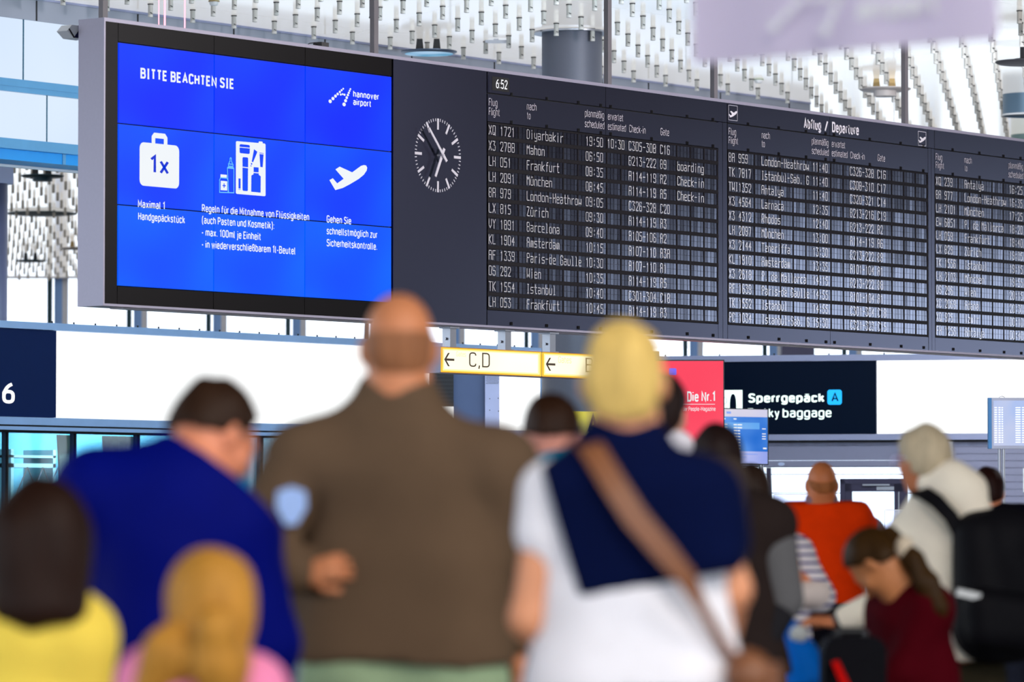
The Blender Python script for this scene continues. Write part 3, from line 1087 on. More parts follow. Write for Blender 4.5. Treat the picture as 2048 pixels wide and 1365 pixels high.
def flap_text(mb, s, x0, z0, y, st=0.0074):
    for i, ch in enumerate(s):
        if ch not in G:
            continue
        ox = x0 + i * CELL + 0.006
        for pl_ in G[ch]:
            for (ax, az), (bx, bz) in zip(pl_[:-1], pl_[1:]):
                a = Vector((ox + ax * KX, z0 + az * KZ))
                b = Vector((ox + bx * KX, z0 + bz * KZ))
                d = b - a
                L = d.length or 1
                d = d / L
                q = Vector((-d.y, d.x)) * st / 2
                a, b = a - d * st * 0.5, b + d * st * 0.5
                mb.add([(p.x, y, p.y) for p in (a - q, b - q, b + q, a + q)], [(0, 1, 2, 3)])


random.seed(4)


def row_mesh(jit):
    """one row: a dark frame with sixteen windows of four flap cells"""
    mb = MB()
    W = 64 * CELL
    mb.box(-0.012, W + 0.012, 0.010, 0.02, -0.033, 0.112, 0)
    n, p = 16, 4 * CELL
    # raised bars between rows and between the modules
    mb.box(-0.012, W + 0.012, 0.0, 0.010, -0.033, -0.014, 0)
    mb.box(-0.012, W + 0.012, 0.0, 0.010, 0.097, 0.112, 0)
    for k in range(n + 1):
        mb.box(k * p - 0.008, k * p + 0.006, 0.0, 0.010, -0.014, 0.097, 0)
    for k in range(64):
        a, b = k * CELL + 0.004, (k + 1) * CELL - 0.004
        if k % 4 == 0: a += 0.003
        if k % 4 == 3: b -= 0.005
        ty, tz = random.gauss(0, jit), random.gauss(0, jit)
        mid = 0.0415
        y = lambda x, z: 0.005 + (x - (a + b) / 2) * ty + (z - mid) * tz
        for z0, z1 in ((-0.012, mid - 0.0012), (mid + 0.0012, 0.095)):
            mb.add([(a, y(a, z0), z0), (b, y(b, z0), z0), (b, y(b, z1), z1), (a, y(a, z1), z1), (a, 0.012, z0), (b, 0.012, z0), (b, 0.012, z1), (a, 0.012, z1)],
                   [(0, 1, 2, 3), (0, 4, 5, 1), (2, 6, 7, 3), (1, 5, 6, 2), (3, 7, 4, 0)], 1)
    return mb.mesh('flight_row', [M_rowback, M_flap])


ROWM = [row_mesh(0.007) for _ in range(4)]
BOARDS = [
    (32.364, 'left split-flap flight table under the 6:52 time display, beside the clock', [
        ('XQ 1721', 'Diyarbakir', '19:50', '10:30', 'C305-308', 'C16', ''), ('X3 2788', 'Mahon', '06:50', '', 'B213-222', 'B9', 'boarding'),
        ('LH 051', 'Frankfurt', '08:35', '', 'A114-119', 'A2', 'Check-in'), ('LH 2091', 'München', '08:45', '', 'A114-119', 'A5', 'Check-in'),
        ('BA 979', 'London-Heathrow', '09:05', '', 'C326-328', 'C20', ''), ('LX 815', 'Zürich', '09:30', '', 'A114-119', 'A3', ''),
        ('VY 1891', 'Barcelona', '09:40', '', 'A105-106', 'A2', ''), ('KL 1904', 'Amsterdam', '10:15', '', 'A107-110', 'A3A', ''),
        ('AF 1339', 'Paris-de Gaulle', '10:30', '', 'A107-110', 'A1', ''), ('OS 292', 'Wien', '10:35', '', 'A114-119', 'A5', ''),
        ('TK 1554', 'Istanbul', '10:40', '', 'C301-304', 'C18', ''), ('LH 053', 'Frankfurt', '10:45', '', 'A114-119', 'A3', '')]),
    (36.277, 'middle split-flap flight table headed Abflug / Departure', [
        ('BA 959', 'London-Heathrow', '11:40', '', 'C326-328', 'C16', ''), ('TK 7817', 'Istanbul-Sab. G', '11:40', '', 'C308-310', 'C17', ''),
        ('TWI1352', 'Antalya', '11:40', '', 'C320-321', 'C14', ''), ('X3 4564', 'Larnaca', '12:35', '', 'B213-216', 'C19', ''),
        ('X3 4312', 'Rhodos', '12:40', '', 'B213-222', 'A2', ''), ('LH 2097', 'München', '13:00', '', 'A114-119', 'A6', ''),
        ('X3 2144', 'Teneriffa', '13:30', '', 'B213-222', 'B9', ''), ('KL 1910', 'Amsterdam', '13:35', '', 'A101-104', 'A1', ''),
        ('X3 2618', 'P. de Mallorca', '14:15', '', 'B213-222', 'B8', ''), ('AF 1639', 'Paris-de Gaulle', '14:55', '', 'A101-104', 'A1', ''),
        ('TK 1552', 'Istanbul', '14:55', '', 'C301-304', 'C18', ''), ('PC 1034', 'Istanbul-Sab. G', '15:30', '', 'C321-323', 'C15', '')]),
    (40.165, 'right split-flap flight table cut off by the edge of the photo', [
        ('XQ 239', 'Antalya', '16:25'), ('BA 977', 'London-Heathrow', '16:35'), ('LH 2101', 'München', '17:25'), ('EW 6851', 'P. de Mallorca', '18:20'),
        ('LH 059', 'Frankfurt', '18:40'), ('LX 829', 'Zürich', '19:05'), ('TK 1556', 'Istanbul', '19:15'), ('LH 2103', 'München', '19:55'),
        ('OS 296', 'Wien', '20:15'), ('XC 2069', 'Adana', '20:30'), ('XQ 975', 'Izmir', '00:10'), ('FH 1256', 'Antalya', '00:40')]),
]
COLS = (0, 10, 26, 32, 38, 47, 52)
X1 = 32.364
HEADS = [('Flug', 977.5, 211.5, 994.7), ('Flight', 977.5, 230.4, 999), ('nach', 1053.5, 219.9, 1072.8), ('to', 1054, 238.5, 1061), ('planmäßig', 1169.5, 233.5, 1208),
         ('scheduled', 1169.5, 254.3, 1208.6), ('erwartet', 1215.6, 239.6, 1246), ('estimated', 1215.6, 259.7, 1251.7), ('Check-in', 1258.3, 264.5, 1291), ('Gate', 1321, 270.6, 1338)]
WS = 64 * CELL
Z0R = 4.923
ZH = 5.303                          # joint between the top band and the headings
for bi, (bx, lab, rows) in enumerate(BOARDS):
    t = thing('flight_table', lab, 'flight board', (bx, YB, HB), group='split-flap flight tables of the departure board')
    mb = MB()
    half = WS * 0.5 - 0.02
    for a, b in ((-0.012, half - 0.003), (half + 0.003, WS + 0.012)):
        mb.box(a, b, 0.002, 0.03, ZH - HB + 0.006, DT - HB)             # top band
        mb.box(a, b, 0.002, 0.03, 5.042 - HB, ZH - HB - 0.006)          # headings
        mb.box(a, b, 0.004, 0.03, DB - HB, 3.292 - HB - 0.004)         # lower strip
    for xx in (0.35, 0.9, 1.4, half - 0.08, half + 0.08, 2.6, 3.2, WS - 0.08):
        for zz in (ZH + 0.002, 5.042, DB + 0.012):
            mb.box(xx - 0.012, xx - 0.006, -0.006, 0.004, zz - HB, zz - HB + 0.03, 1)
            mb.box(xx + 0.006, xx + 0.012, -0.006, 0.004, zz - HB, zz - HB + 0.03, 1)
    mb.box(-0.016, WS + 0.016, 0.026, 0.05, DB - HB, DT - HB, 1)
    mb.build('panel', [M_panel, M_gap], t)
    for s, xl, yb, xr in HEADS:
        mb = MB()
        a, z = B(xl, yb)
        b, _ = B(xr, yb)
        letters(mb, s, a - X1, z - HB, 0.073, b - a, -0.001, 1.15)
        mb.build('column_heading', M_print_h, t)
    for i, r in enumerate(rows):
        o = link('flight_row', ROWM[(i * 3 + bi) % 4], t, (0, 0, Z0R - 0.1452 * i - HB))
        for c, s, nm in zip(COLS, r, ('flight_number', 'destination', 'scheduled_time', 'estimated_time', 'check_in_counter', 'gate_number', 'flight_status')):
            if s:
                mb = MB()
                flap_text(mb, s, c * CELL, 0.0, -0.0012)
                mb.build(nm, M_flaptxt, o)
    if bi == 0:
        mb = MB()
        a, z0 = B(977.5, 184)
        b, z1 = B(1018, 184)
        z0, z1 = 5.315 - HB, 5.475 - HB
        mb.box(0.0, 0.33, -0.002, 0.004, z0, z1, 0)
        mb.box(0.05, 0.31, -0.004, 0.0, z0 + 0.02, z1 - 0.01, 1)
        a, z = B(991, 176.5)
        b, _ = B(1014, 176.5)
        letters(mb, '6:52', a - bx, z - HB, 0.087, b - a, -0.006, 1.5, 2)
        mb.build('time_display', [M_panel, M_gap, glow('display_white', (0.95, 0.93, 1, 1), (1, 1, 1, 1), 1.0)], t)
    if bi == 1:
        mb = MB()
        for s, xl, yb, xr in (('Abflug', 1607.5, 258.8, 1642, ), ('/', 1649, 263, 1656), ('Departure', 1664, 267, 1717.5)):
            a, z = B(xl, yb)
            b, _ = B(xr, yb)
            letters(mb, s, a - bx, 5.345 - HB, 0.108, b - a, -0.001, 2.2)
        mb.build('heading', M_print, t)
        mb = MB()
        for px in (1457, 1836):
            a, _ = B(px, 230)
            a -= bx
            z1 = (5.487 if px < 1600 else 5.472) - HB
            bw, bh = 0.157, 0.152
            z0 = z1 - bh
            for x0, x1, za, zb_ in ((a, a + bw, z0, z0 + 0.004), (a, a + bw, z1 - 0.004, z1), (a, a + 0.004, z0, z1), (a + bw - 0.004, a + bw, z0, z1)):
                mb.add([(x0, -0.001, za), (x1, -0.001, za), (x1, -0.001, zb_), (x0, -0.001, zb_)], [(0, 1, 2, 3)])
            mb.add([(a + bw * 0.5 + x * 0.00056, -0.001, z0 + bh * 0.42 - y * 0.00042) for x, y in PLANE], [tuple(range(len(PLANE)))[::-1]])
        mb.build('plane_pictogram', M_print, t)
# pillars between the tables
for a, b, lab in ((36.10, 36.255, 'first'), (40.02, 40.145, 'second')):
    mb = MB().box(a, (a + b) / 2 - 0.003, YB + 0.002, YB + 0.03, DB, ZH)
    mb.box((a + b) / 2 + 0.003, b, YB + 0.002, YB + 0.03, DB, ZH)
    mb.box(a, b, YB + 0.002, YB + 0.03, ZH + 0.006, DT)
    tag(mb.build('board_pillar', M_panel), 'narrow anthracite strip between the %s flight tables' % ('left and middle' if lab == 'first' else 'middle and right'), 'panel')

# ------------------------------------------------------------------ hanging tubes of the ceiling, on a triangular grid
M_tube = mat('tube_sleeve', C(190, 186, 178), 0.6, var=0.06, vs=30)
M_tubeb = mat('tube_cap', C(205, 202, 196), 0.6)
M_clip = mat('tube_clip', C(25, 24, 26), 0.5)
PIT = 0.7313
TO = np.array([39.8144, 33.9640])
TA = np.array([math.cos(0.00376), math.sin(0.00376)]) * PIT
TB = np.array([math.cos(0.00376 + 4 * math.pi / 3), math.sin(0.00376 + 4 * math.pi / 3)]) * PIT
ZT = 7.105
DISCS = []                          # (x, y, r) spots that lamps keep free


def lamp_spot(px, py, d, r):
    p = at(px, py, d)
    DISCS.append((p[0], p[1], r))
    return p


P_COL = at(1144, 60, 53.6)
DISCS.append((P_COL[0], P_COL[1], 0.42))
L1 = lamp_spot(858, 110, 54.4, 0.2)
L2 = lamp_spot(1770, 185, 59.3, 0.2)
L3 = lamp_spot(2049, 130, 54.5, 0.2)
L4 = lamp_spot(2050, 215, 61.5, 0.34)
F1 = lamp_spot(85, 357, 71, 0.3)
F2 = lamp_spot(83, 430, 85, 0.6)
F3 = lamp_spot(62, 522, 98, 0.2)
F4 = lamp_spot(155, 502, 94, 0.25)


def hidden(p):
    """does the departure board or the back wall stand between the camera and this point"""
    d = np.array(p) - EY
    for Y, x0, x1, z0, z1 in ((YB, 27.1, 46.2, 3.12, 5.54), (YW, 10, XE, 5.4, 7.3), (YW, 10, 47.2, 0, 3.57)):
        if p[1] > Y + 0.001:
            q = EY + d * (Y / d[1])
            if x0 < q[0] < x1 and z0 < q[2] < z1:
                return True
    return False


sites = []
for i in range(-130, 131):
    for j in range(-110, 60):
        c = TO + TA * i + TB * j
        if not (25.8 < c[1] < 112 and 20 < c[0] < 120):
            continue
        if abs(c[1] - YW - 0.25) < 0.33 and c[0] < XE + 0.1:
            continue
        if any((c[0] - a) ** 2 + (c[1] - b) ** 2 < r * r for a, b, r in DISCS):
            continue
        x, y, z = proj((c[0], c[1], ZT + 0.04))
        if z > 107 or z < 40:
            continue
        inn = -10 < x < 2058 and y > -8
        vis = inn and not (hidden((c[0], c[1], ZT + 0.01)) and hidden((c[0], c[1], ZC - 0.02)))
        far = c[1] > YW and x < 180
        near_edge = -160 < x < 2208 and y > -150
        sites.append((vis, z, c[0], c[1], far, near_edge))
mb = MB()
mb.lathe([(0.0, 0), (0.024, 0), (0.027, 0.004), (0.027, 0.026), (0.0285, 0.028), (0.0285, ZC - ZT), (0, ZC - ZT)], 12)
TUBE = mb.mesh('hanging_tube', M_tube, True)
TCAP = MB().lathe([(0.0275, 0.001), (0.0298, 0.003), (0.0298, 0.024), (0.0275, 0.026)], 12).mesh('end_cap', M_tubeb, True)
mb = MB()
rd = RT * 0.027 - FH * 0.012
mb.box(-0.014, 0.014, -0.006, 0.006, -0.004, 0.004)
TCLIP = mb.mesh('clip', M_clip)
TRING = MB().lathe([(0.0285, ZC - ZT - 0.012), (0.034, ZC - ZT - 0.012), (0.034, ZC - ZT), (0.0285, ZC - ZT)], 12).mesh('ring', M_clip, True)
vis = sorted([s for s in sites if s[0]], key=lambda s: s[1])
LAB_N = 'short white tube hanging from the glossy white ceiling above the departure board'
LAB_F = 'small tube hanging from the far ceiling, seen in the gap left of the departure board'
for k, (_, z, x, y, far, _e) in enumerate(vis[:300]):
    o = link('hanging_tube', TUBE, None, (x, y, ZT))
    tag(o, LAB_F if far else LAB_N, 'ceiling tube', 'far ceiling tubes in the gap' if far else 'tubes hanging from the ceiling')
    if z < 66 and not far:
        link('end_cap', TCAP, o)
        c = link('clip', TCLIP, o, (-FH[0] * 0.03 + RT[0] * 0.012, -FH[1] * 0.03 + RT[1] * 0.012, 0.046))
        c.rotation_euler = (0, math.radians(24), FACE)
        link('ring', TRING, o)
mb = MB()
for s in vis[300:] + [s for s in sites if not s[0] and s[5]]:
    mb.cyl((s[2], s[3], ZT), (s[2], s[3], ZC), 0.0285, n=8)
if mb.v:
    o = tag(mb.build('ceiling_tubes', M_tube, smooth=True), 'remaining small tubes hanging far back in the ceiling grid', 'ceiling tubes')
    o['kind'] = 'stuff'
print('TUBES visible', len(vis), 'rest', len(sites) - len(vis))

# ------------------------------------------------------------------ column, lamps and small ceiling fittings
mb = MB()
mb.lathe([(0.0, 0), (0.366, 0), (0.366, ZC), (0, ZC)], 48, (0, 0))
cl = mb.build('column', M_col, None, True, (P_COL[0], P_COL[1], 0))
tag(cl, 'round grey metal column rising behind the departure board to the ceiling', 'column')
mb = MB().lathe([(0.36, ZC - 0.03), (0.47, ZC - 0.03), (0.47, ZC - 0.008), (0.36, ZC - 0.008)], 48)
mb.build('ring', M_steel, cl, True)
mb = MB()
n = 24
seam = [(0.369 * math.cos(t), 0.369 * math.sin(t), 6.0 + 0.75 * (t + 2.6) / 2) for t in np.linspace(-2.6, 0.6, n)]
mb.path(seam, 0.006, 6)
mb.build('seam', M_clip, cl)
pl2 = at(-28, 480, 56)
o = MB().lathe([(0.0, 0), (0.27, 0), (0.27, ZC), (0, ZC)], 40).build('column', mat('violet_grey_column', C(50, 54, 82), 0.5), None, True, (pl2[0] , pl2[1] , 0))
tag(o, 'violet grey column at the far left edge of the photo', 'column')
MB().bbox(-0.29, 0.29, -0.29, 0.29, 5.60, 5.85, 0.1).build('collar', M_grey, o)

M_discu = mat('lamp_disc', C(70, 82, 100), 0.35, metal=0.5)
M_brass = mat('brass', C(150, 125, 80), 0.4, metal=0.6)
M_discw = mat('pale_disc', C(200, 190, 185), 0.4)


def disc_lamp(p, lab, r=0.345, drop=0.17, mdisc=M_discu, mbr=M_dark, drum=None, stem=False, glowface=None):
    t = thing('ceiling_lamp', lab, 'lamp', (p[0], p[1], ZC - drop), FACE)
    MB().lathe([(0.0, 0.0), (r * 0.9, 0.0), (r, 0.02), (r, 0.032), (r * 0.6, 0.045), (0, 0.045)], 40).build('disc', mdisc, t, True)
    if stem:
        MB().cyl((0, 0, 0.04), (0, 0, drop), 0.055, n=16).build('stem', mbr, t, True)
        MB().lathe([(0.0, 0.04), (0.17, 0.04), (0.13, 0.065), (0, 0.065)], 24).build('heat_sink', mbr, t, True)
    else:
        for sx in (-0.115, 0.095):
            mb = MB()
            mb.prism([(sx - 0.05, -0.02, 0.04), (sx + 0.05, -0.02, 0.04), (sx + 0.035, -0.02, drop), (sx - 0.035, -0.02, drop)], (0, 0.04, 0))
            mb.build('bracket', mbr, t)
    if glowface:
        MB().lathe([(0, -0.003), (r * 0.86, -0.003), (r * 0.86, 0.0)], 40).build('lit_face', glowface, t, True)
    if drum:
        MB().lathe([(0, -drum[1]), (drum[0], -drum[1]), (drum[0], 0), (0, 0)], 32).build('drum', mdisc, t, True)
    return t


disc_lamp(L1, 'round disc lamp on two dark brackets above the clock', drop=0.185, glowface=glow('lamp_blue_white', C(70, 150, 190), C(170, 205, 235), 0.9, 2.0))
t = disc_lamp(L2, 'pale disc lamp on brass brackets with a small drum beneath, above the word Departure', drop=0.165, mdisc=M_discw, mbr=M_brass, drum=(0.155, 0.075))
for sx in (-0.13, 0.12):
    MB().cyl((sx, 0, -0.075), (sx, 0, -0.55), 0.006, n=8).build('pull_wire', M_white, t)
disc_lamp(L3, 'black disc lamp on a black stem at the top right edge', r=0.36, drop=0.30, mdisc=M_dark, stem=True)
t = thing('ceiling_lamp', 'grey drum lamp with a pale rim under the black disc lamp, right edge', 'lamp', (L4[0], L4[1], ZC - 0.30))
MB().lathe([(0, 0.02), (0.30, 0.02), (0.31, 0.0), (0.31, 0.30), (0, 0.30)], 40).build('drum', mat('drum_blue_grey', C(95, 120, 140), 0.4, metal=0.3), t, True)
MB().lathe([(0.31, -0.004), (0.325, -0.004), (0.325, 0.02), (0.31, 0.02)], 40).build('rim', M_white, t, True)
p = at(2062, 275, 68)
t = thing('ceiling_lamp', 'second drum lamp, cut off by the right edge just above the board', 'lamp', (p[0], p[1], ZC - 0.32))
MB().lathe([(0, 0.0), (0.31, 0.0), (0.31, 0.32), (0, 0.32)], 40).build('drum', mat('drum_green_grey', C(120, 150, 150), 0.4), t, True)
disc_lamp(F1, 'dark disc lamp at the top of the gap left of the departure board', r=0.345, drop=0.42, mdisc=M_mull_d, mbr=M_dark, drum=(0.16, 0.06))
t = thing('ceiling_lamp', 'wide flat teal disc close under the far ceiling, middle of the gap', 'lamp', (F2[0], F2[1], ZC - 0.07))
MB().lathe([(0, 0.0), (0.5, 0.01), (0.68, 0.03), (0.68, 0.045), (0, 0.07)], 40).build('disc', M_mull_d, t, True)
disc_lamp(F3, 'small dark disc lamp on two brackets, lowest in the gap', drop=0.20, mdisc=M_mull_d)
disc_lamp(F4, 'brass disc lamp half hidden by the left end of the board housing', drop=0.17, mdisc=M_discw, mbr=M_brass)


def small(name, lab, cat, parts, p, rot=0.0):
    t = thing(name, lab, cat, p, rot)
    for nm, mb, m, sm in parts:
        mb.build(nm, m, t, sm)
    return t


p = onZ(748, -18, ZC)
small('speaker_can', 'dark cylinder fitting hanging at the top edge left of a board hanger', 'fitting', [
    ('body', MB().lathe([(0, -0.30), (0.048, -0.30), (0.052, -0.28), (0.052, 0), (0, 0)], 20), mat('violet_metal', C(70, 62, 82), 0.5), True),
    ('rim', MB().lathe([(0.052, -0.305), (0.056, -0.305), (0.056, -0.29), (0.052, -0.29)], 20), M_dark, True)], (p[0], p[1], ZC))
p = onZ(428, 0, ZC)
small('smoke_detector', 'small round detector with a yellow band on the ceiling above the video wall', 'detector', [
    ('body', MB().lathe([(0, -0.06), (0.045, -0.06), (0.055, -0.03), (0.06, 0), (0, 0)], 20), M_white, True),
    ('band', MB().lathe([(0.058, -0.022), (0.064, -0.022), (0.064, -0.006), (0.058, -0.006)], 20), M_brass, True)], (p[0], p[1], ZC))
p = onZ(1517, 158, ZC)
small('smoke_detector', 'glassy round detector on the ceiling left of the word Abflug', 'detector', [
    ('body', MB().lathe([(0, -0.06), (0.04, -0.055), (0.062, -0.02), (0.065, 0), (0, 0)], 20), M_white, True),
    ('band', MB().lathe([(0.065, -0.014), (0.07, -0.014), (0.07, -0.004), (0.065, -0.004)], 20), mat('green_band', C(120, 140, 90), 0.4), True)], (p[0], p[1], ZC))
p = onZ(992, 78, ZC)
small('exit_lamp', 'slim pale box lamp fixed under the ceiling above the 6:52 display', 'lamp', [
    ('body', MB().bbox(-0.14, 0.14, -0.03, 0.03, -0.05, -0.015, 0.01), M_steel, False),
    ('bracket', MB().box(-0.03, 0.03, -0.02, 0.02, -0.015, 0), M_steel, False)], (p[0], p[1], ZC), FACE)
# black box with a cable on top of the housing
p = B(642, 92, YB + 0.15)
t = small('junction_box', 'small black box with a loose cable on top of the board above the video wall', 'box', [
    ('body', MB().bbox(-0.06, 0.06, -0.05, 0.05, 0, 0.055, 0.01), M_dark, False),
    ('cable', MB().path([(-0.05, 0, 0.03), (-0.10, 0, 0.045), (-0.16, 0, 0.035), (-0.22, 0, 0.0)], 0.004), M_dark, False)], (p[0], YB + 0.15, HT))
# pink neon rods
M_neon = mat('pink_neon', C(255, 120, 150), 0.4, emit=(1, 0.42, 0.5, 1), es=1.6)
for k, (x, r) in enumerate(((317.5, 0.005), (329.5, 0.008), (369.5, 0.0065))):
    a = onY(x, 60, YB + 0.6)
    mb = MB().cyl((0, 0, 0), (0, 0, ZC - 4.9), r, n=10)
    o = mb.build('neon_rod', M_neon, None, True, (a[0], a[1], 4.9))
    tag(o, ['thin faint pink glowing rod, the left of three above the video wall', 'brightest pink glowing rod, the middle of three above the video wall', 'pink glowing rod standing apart to the right of the other two'][k], 'neon rod', 'pink glowing rods')
# hexagonal projector at the left end of the board
p = onY(140, 62, YB + 0.33)
t = thing('spotlight', 'small faceted spotlight sticking out behind the left end of the board', 'spotlight', (p[0], p[1], p[2]))
mb = MB()
ring = [(-0.035, 0, 0.0), (0.025, 0, 0.055), (0.2, 0, 0.055), (0.2, 0, -0.055), (0.045, 0, -0.055)]
mb.prism(ring[::-1], (0, 0.12, 0))
mb.build('body', mat('silver_blue', C(236, 242, 255), 0.4, metal=0.0), t)
MB().prism([(0.048, -0.004, -0.05), (0.12, -0.004, 0.03), (0.2, -0.004, 0.03), (0.2, -0.004, -0.05)], (0, 0.004, 0)).build('front', mat('deep_blue', C(14, 20, 75), 0.3), t)
mb = MB()
mb.prism([(-0.018, -0.005, 0.014), (-0.010, -0.005, 0.022), (0.058, -0.005, -0.05), (0.044, -0.005, -0.055)], (0, 0.005, 0))
mb.build('stripe', M_dark, t)
mb = MB().box(0.12, 0.20, -0.04, 0.03, -0.02, 0.02)
mb.build('bracket', M_steel, t)

# ------------------------------------------------------------------ yellow gate signs under the board
M_yel = glow('yellow_lit_edge', (1.0, 0.55, 0.03, 1), (1.0, 0.62, 0.06, 1), 1.1)
M_ymid = glow('yellow_lit_mid', (1.0, 0.84, 0.30, 1), (1.0, 0.88, 0.38, 1), 1.2)
M_ywht = glow('yellow_white_lit', (1.0, 0.93, 0.62, 1), (1.0, 0.97, 0.78, 1), 1.35, 0.8)
M_brown = mat('dark_brown_print', C(58, 34, 14), 0.5)
M_faint = mat('faint_print', C(235, 205, 120), 0.5, emit=C(235, 205, 120), es=0.55)
ARW = [(0, 0.0), (0.055, 0.072), (0.083, 0.072), (0.036, 0.012), (0.150, 0.012), (0.150, -0.012), (0.036, -0.012), (0.083, -0.072), (0.055, -0.072)]
for k, (x0, x1) in enumerate(((31.652, 33.172), (33.186, 34.72))):
    z0, z1 = 2.690, 2.928
    t = thing('gate_sign', ['yellow lit gate sign reading C,D under the board, nearer the bald man', 'yellow lit gate sign reading B, partly behind the blond head'][k], 'sign', (x0, YB, z0))
    w, h = x1 - x0, z1 - z0
    MB().box(0, w, 0.0, 0.20, 0, h).build('casing', mat('sign_casing', C(165, 165, 190), 0.4, metal=0.2), t)
    mb = MB()
    mb.box(0.0, w, -0.006, 0, 0.006, h - 0.006, 0)
    mb.box(0.022, w - 0.03, -0.007, -0.006, 0.020, h - 0.018, 3)
    mb.box(0.040, w - 0.06, -0.008, -0.007, 0.034, h - 0.030, 1)
    mb.box(0, w, -0.004, 0.01, 0, 0.006, 2)
    mb.box(0, w, -0.004, 0.01, h - 0.006, h, 2)
    mb.build('lit_face', [M_yel, M_ywht, mat('sign_trim', C(170, 110, 60), 0.5), M_ymid], t)
    mb = MB()
    ax = 0.038 if k == 0 else 0.047
    mb.add([(ax + a * 1.0, -0.010, 0.122 + b * 0.85) for a, b in ARW], [(0, 3, 2, 1), (0, 8, 7, 6), (0, 6, 5, 4, 3)], 0)
    if k == 0:
        a, _ = B(936.5, 722); b, _ = B(978, 722)
        letters(mb, 'C,D', a - x0, 0.065, 0.135, b - a, -0.010, 1.05)
        a, _ = B(911, 700); b, _ = B(930, 700)
        letters(mb, 'Gates', a - x0, 0.155, 0.045, b - a, -0.010, 0.9, 1)
    else:
        a, _ = B(1169.5, 730); b, _ = B(1185, 730)
        letters(mb, 'B', a - x0, 0.062, 0.138, b - a, -0.010, 1.05)
        a, _ = B(1115, 711); b, _ = B(1141, 711)
        letters(mb, 'Gates', a - x0, 0.14, 0.062, b - a, -0.010, 0.9, 1)
    mb.build('lettering', [M_brown, M_faint], t)
    for px in ((915, 1025) if k == 0 else (1114, 1245)):
        X = B(px, 670)[0] - x0
        mb = MB()
        mb.box(X - 0.045, X + 0.045, 0.05, 0.14, h, HB - z0 - 0.012)
        mb.box(X - 0.07, X + 0.07, 0.03, 0.16, HB - z0 - 0.025, HB - z0 - 0.012)
        mb.box(X - 0.07, X + 0.07, 0.03, 0.16, h, h + 0.01)
        mb.cyl((X - 0.065, 0.095, h + 0.08), (X + 0.065, 0.095, h + 0.08), 0.012, n=8)
        mb.build('bracket', M_steel, t)

# ------------------------------------------------------------------ kiosk block behind the gate signs
def frontal(name, lab, cat, px, d):
    p = EY + FH * d + RT * ((px - 1024) / FPX * d)
    return thing(name, lab, cat, (p[0], p[1], 0), FACE)


def fx(px, p0, d):
    return (px - p0) / FPX * d


def fz(py, d):
    return EYE + d * math.tan(PITCH + math.atan((682.5 - py) / FPX))


D = 50.0
t = frontal('information_pillar', 'pillar with a perforated metal strip and a tall white lit panel under the gate signs', 'pillar', 985, D)
f = lambda x: fx(x, 985, D)
z = lambda y: fz(y, D)
MB().box(f(907), f(970), 0.05, 0.5, 0, z(700)).build('grey_panel', mat('blue_grey_panel', C(82, 98, 135), 0.5), t)
mb = MB().box(f(858), f(907), 0.0, 0.4, z(812), z(725))
for k in range(10):
    mb.box(f(859), f(906), -0.004, 0.0, z(810 - 8 * k), z(807.5 - 8 * k), 1)
mb.build('loudspeaker', [M_dark, mat('speaker_mesh', C(46, 46, 50), 0.6)], t)
mb = MB().box(f(970), f(998.5), 0.0, 0.5, 0, z(700))
mb.build('perforated_panel', mat('pale_lilac_metal', C(188, 192, 226), 0.35, metal=0.2), t)
mb = MB()
for r_ in range(11):
    for c in range(13):
        x = f(972.5 + c * 1.95 + (r_ % 2) * 0.9)
        zz = z(738.5 + r_ * 2.9)
        mb.add([(q[0], -0.003, q[1]) for q in circ(x, zz, 0.0042, 6)], [tuple(range(6))])
for x, y in ((979.5, 798), (996.5, 797), (979.5, 821), (997, 823)):
    mb.add([(q[0], -0.003, q[1]) for q in circ(f(x), z(y), 0.006, 8)], [tuple(range(8))])
mb.build('perforation', M_dark, t)
mb = MB()
mb.box(f(998.5), f(1081), 0.0, 0.5, 0, z(862), 1)
mb.box(f(999), f(1080.5), -0.01, 0.1, z(862), z(735), 0)
mb.box(f(999), f(1081), 0.1, 0.5, z(862), z(700), 1)
mb.build('lit_panel', [M_white_lit, M_grey], t)

D = 51.0
t = frontal('gate_sign', 'mustard yellow sign with a black letter A, low between two heads', 'sign', 1185, D)
f = lambda x: fx(x, 1185, D)
z = lambda y: fz(y, D)
MB().box(f(1128), f(1206), 0, 0.08, z(873), z(823.5)).build('sign_face', mat('mustard_face', C(205, 185, 20), 0.12, spec=0.8, emit=C(205, 185, 20), es=0.35), t)
mb = MB()
letters(mb, 'A', f(1175.5), z(868), z(830) - z(868), f(1198) - f(1175.5), -0.004, 2.2)
mb.build('lettering', mat('sign_black', C(52, 42, 32), 0.4), t)
for x in (1135, 1200):
    MB().cyl((f(x), 0.04, 0), (f(x), 0.04, z(873)), 0.03, n=12).build('post', M_steel, t)
# dark blue wall behind it, closing the corner
t = MB().box(-1.35, 1.0, 0, 0.15, 0, 3.55)
p = EY + FH * 57.8 + RT * ((1165 - 1024) / FPX * 57.8)
struct(t.build('wall_corner', mat('slate_blue_wall', C(70, 84, 120), 0.5), loc=(p[0], p[1], 0), rot=FACE))

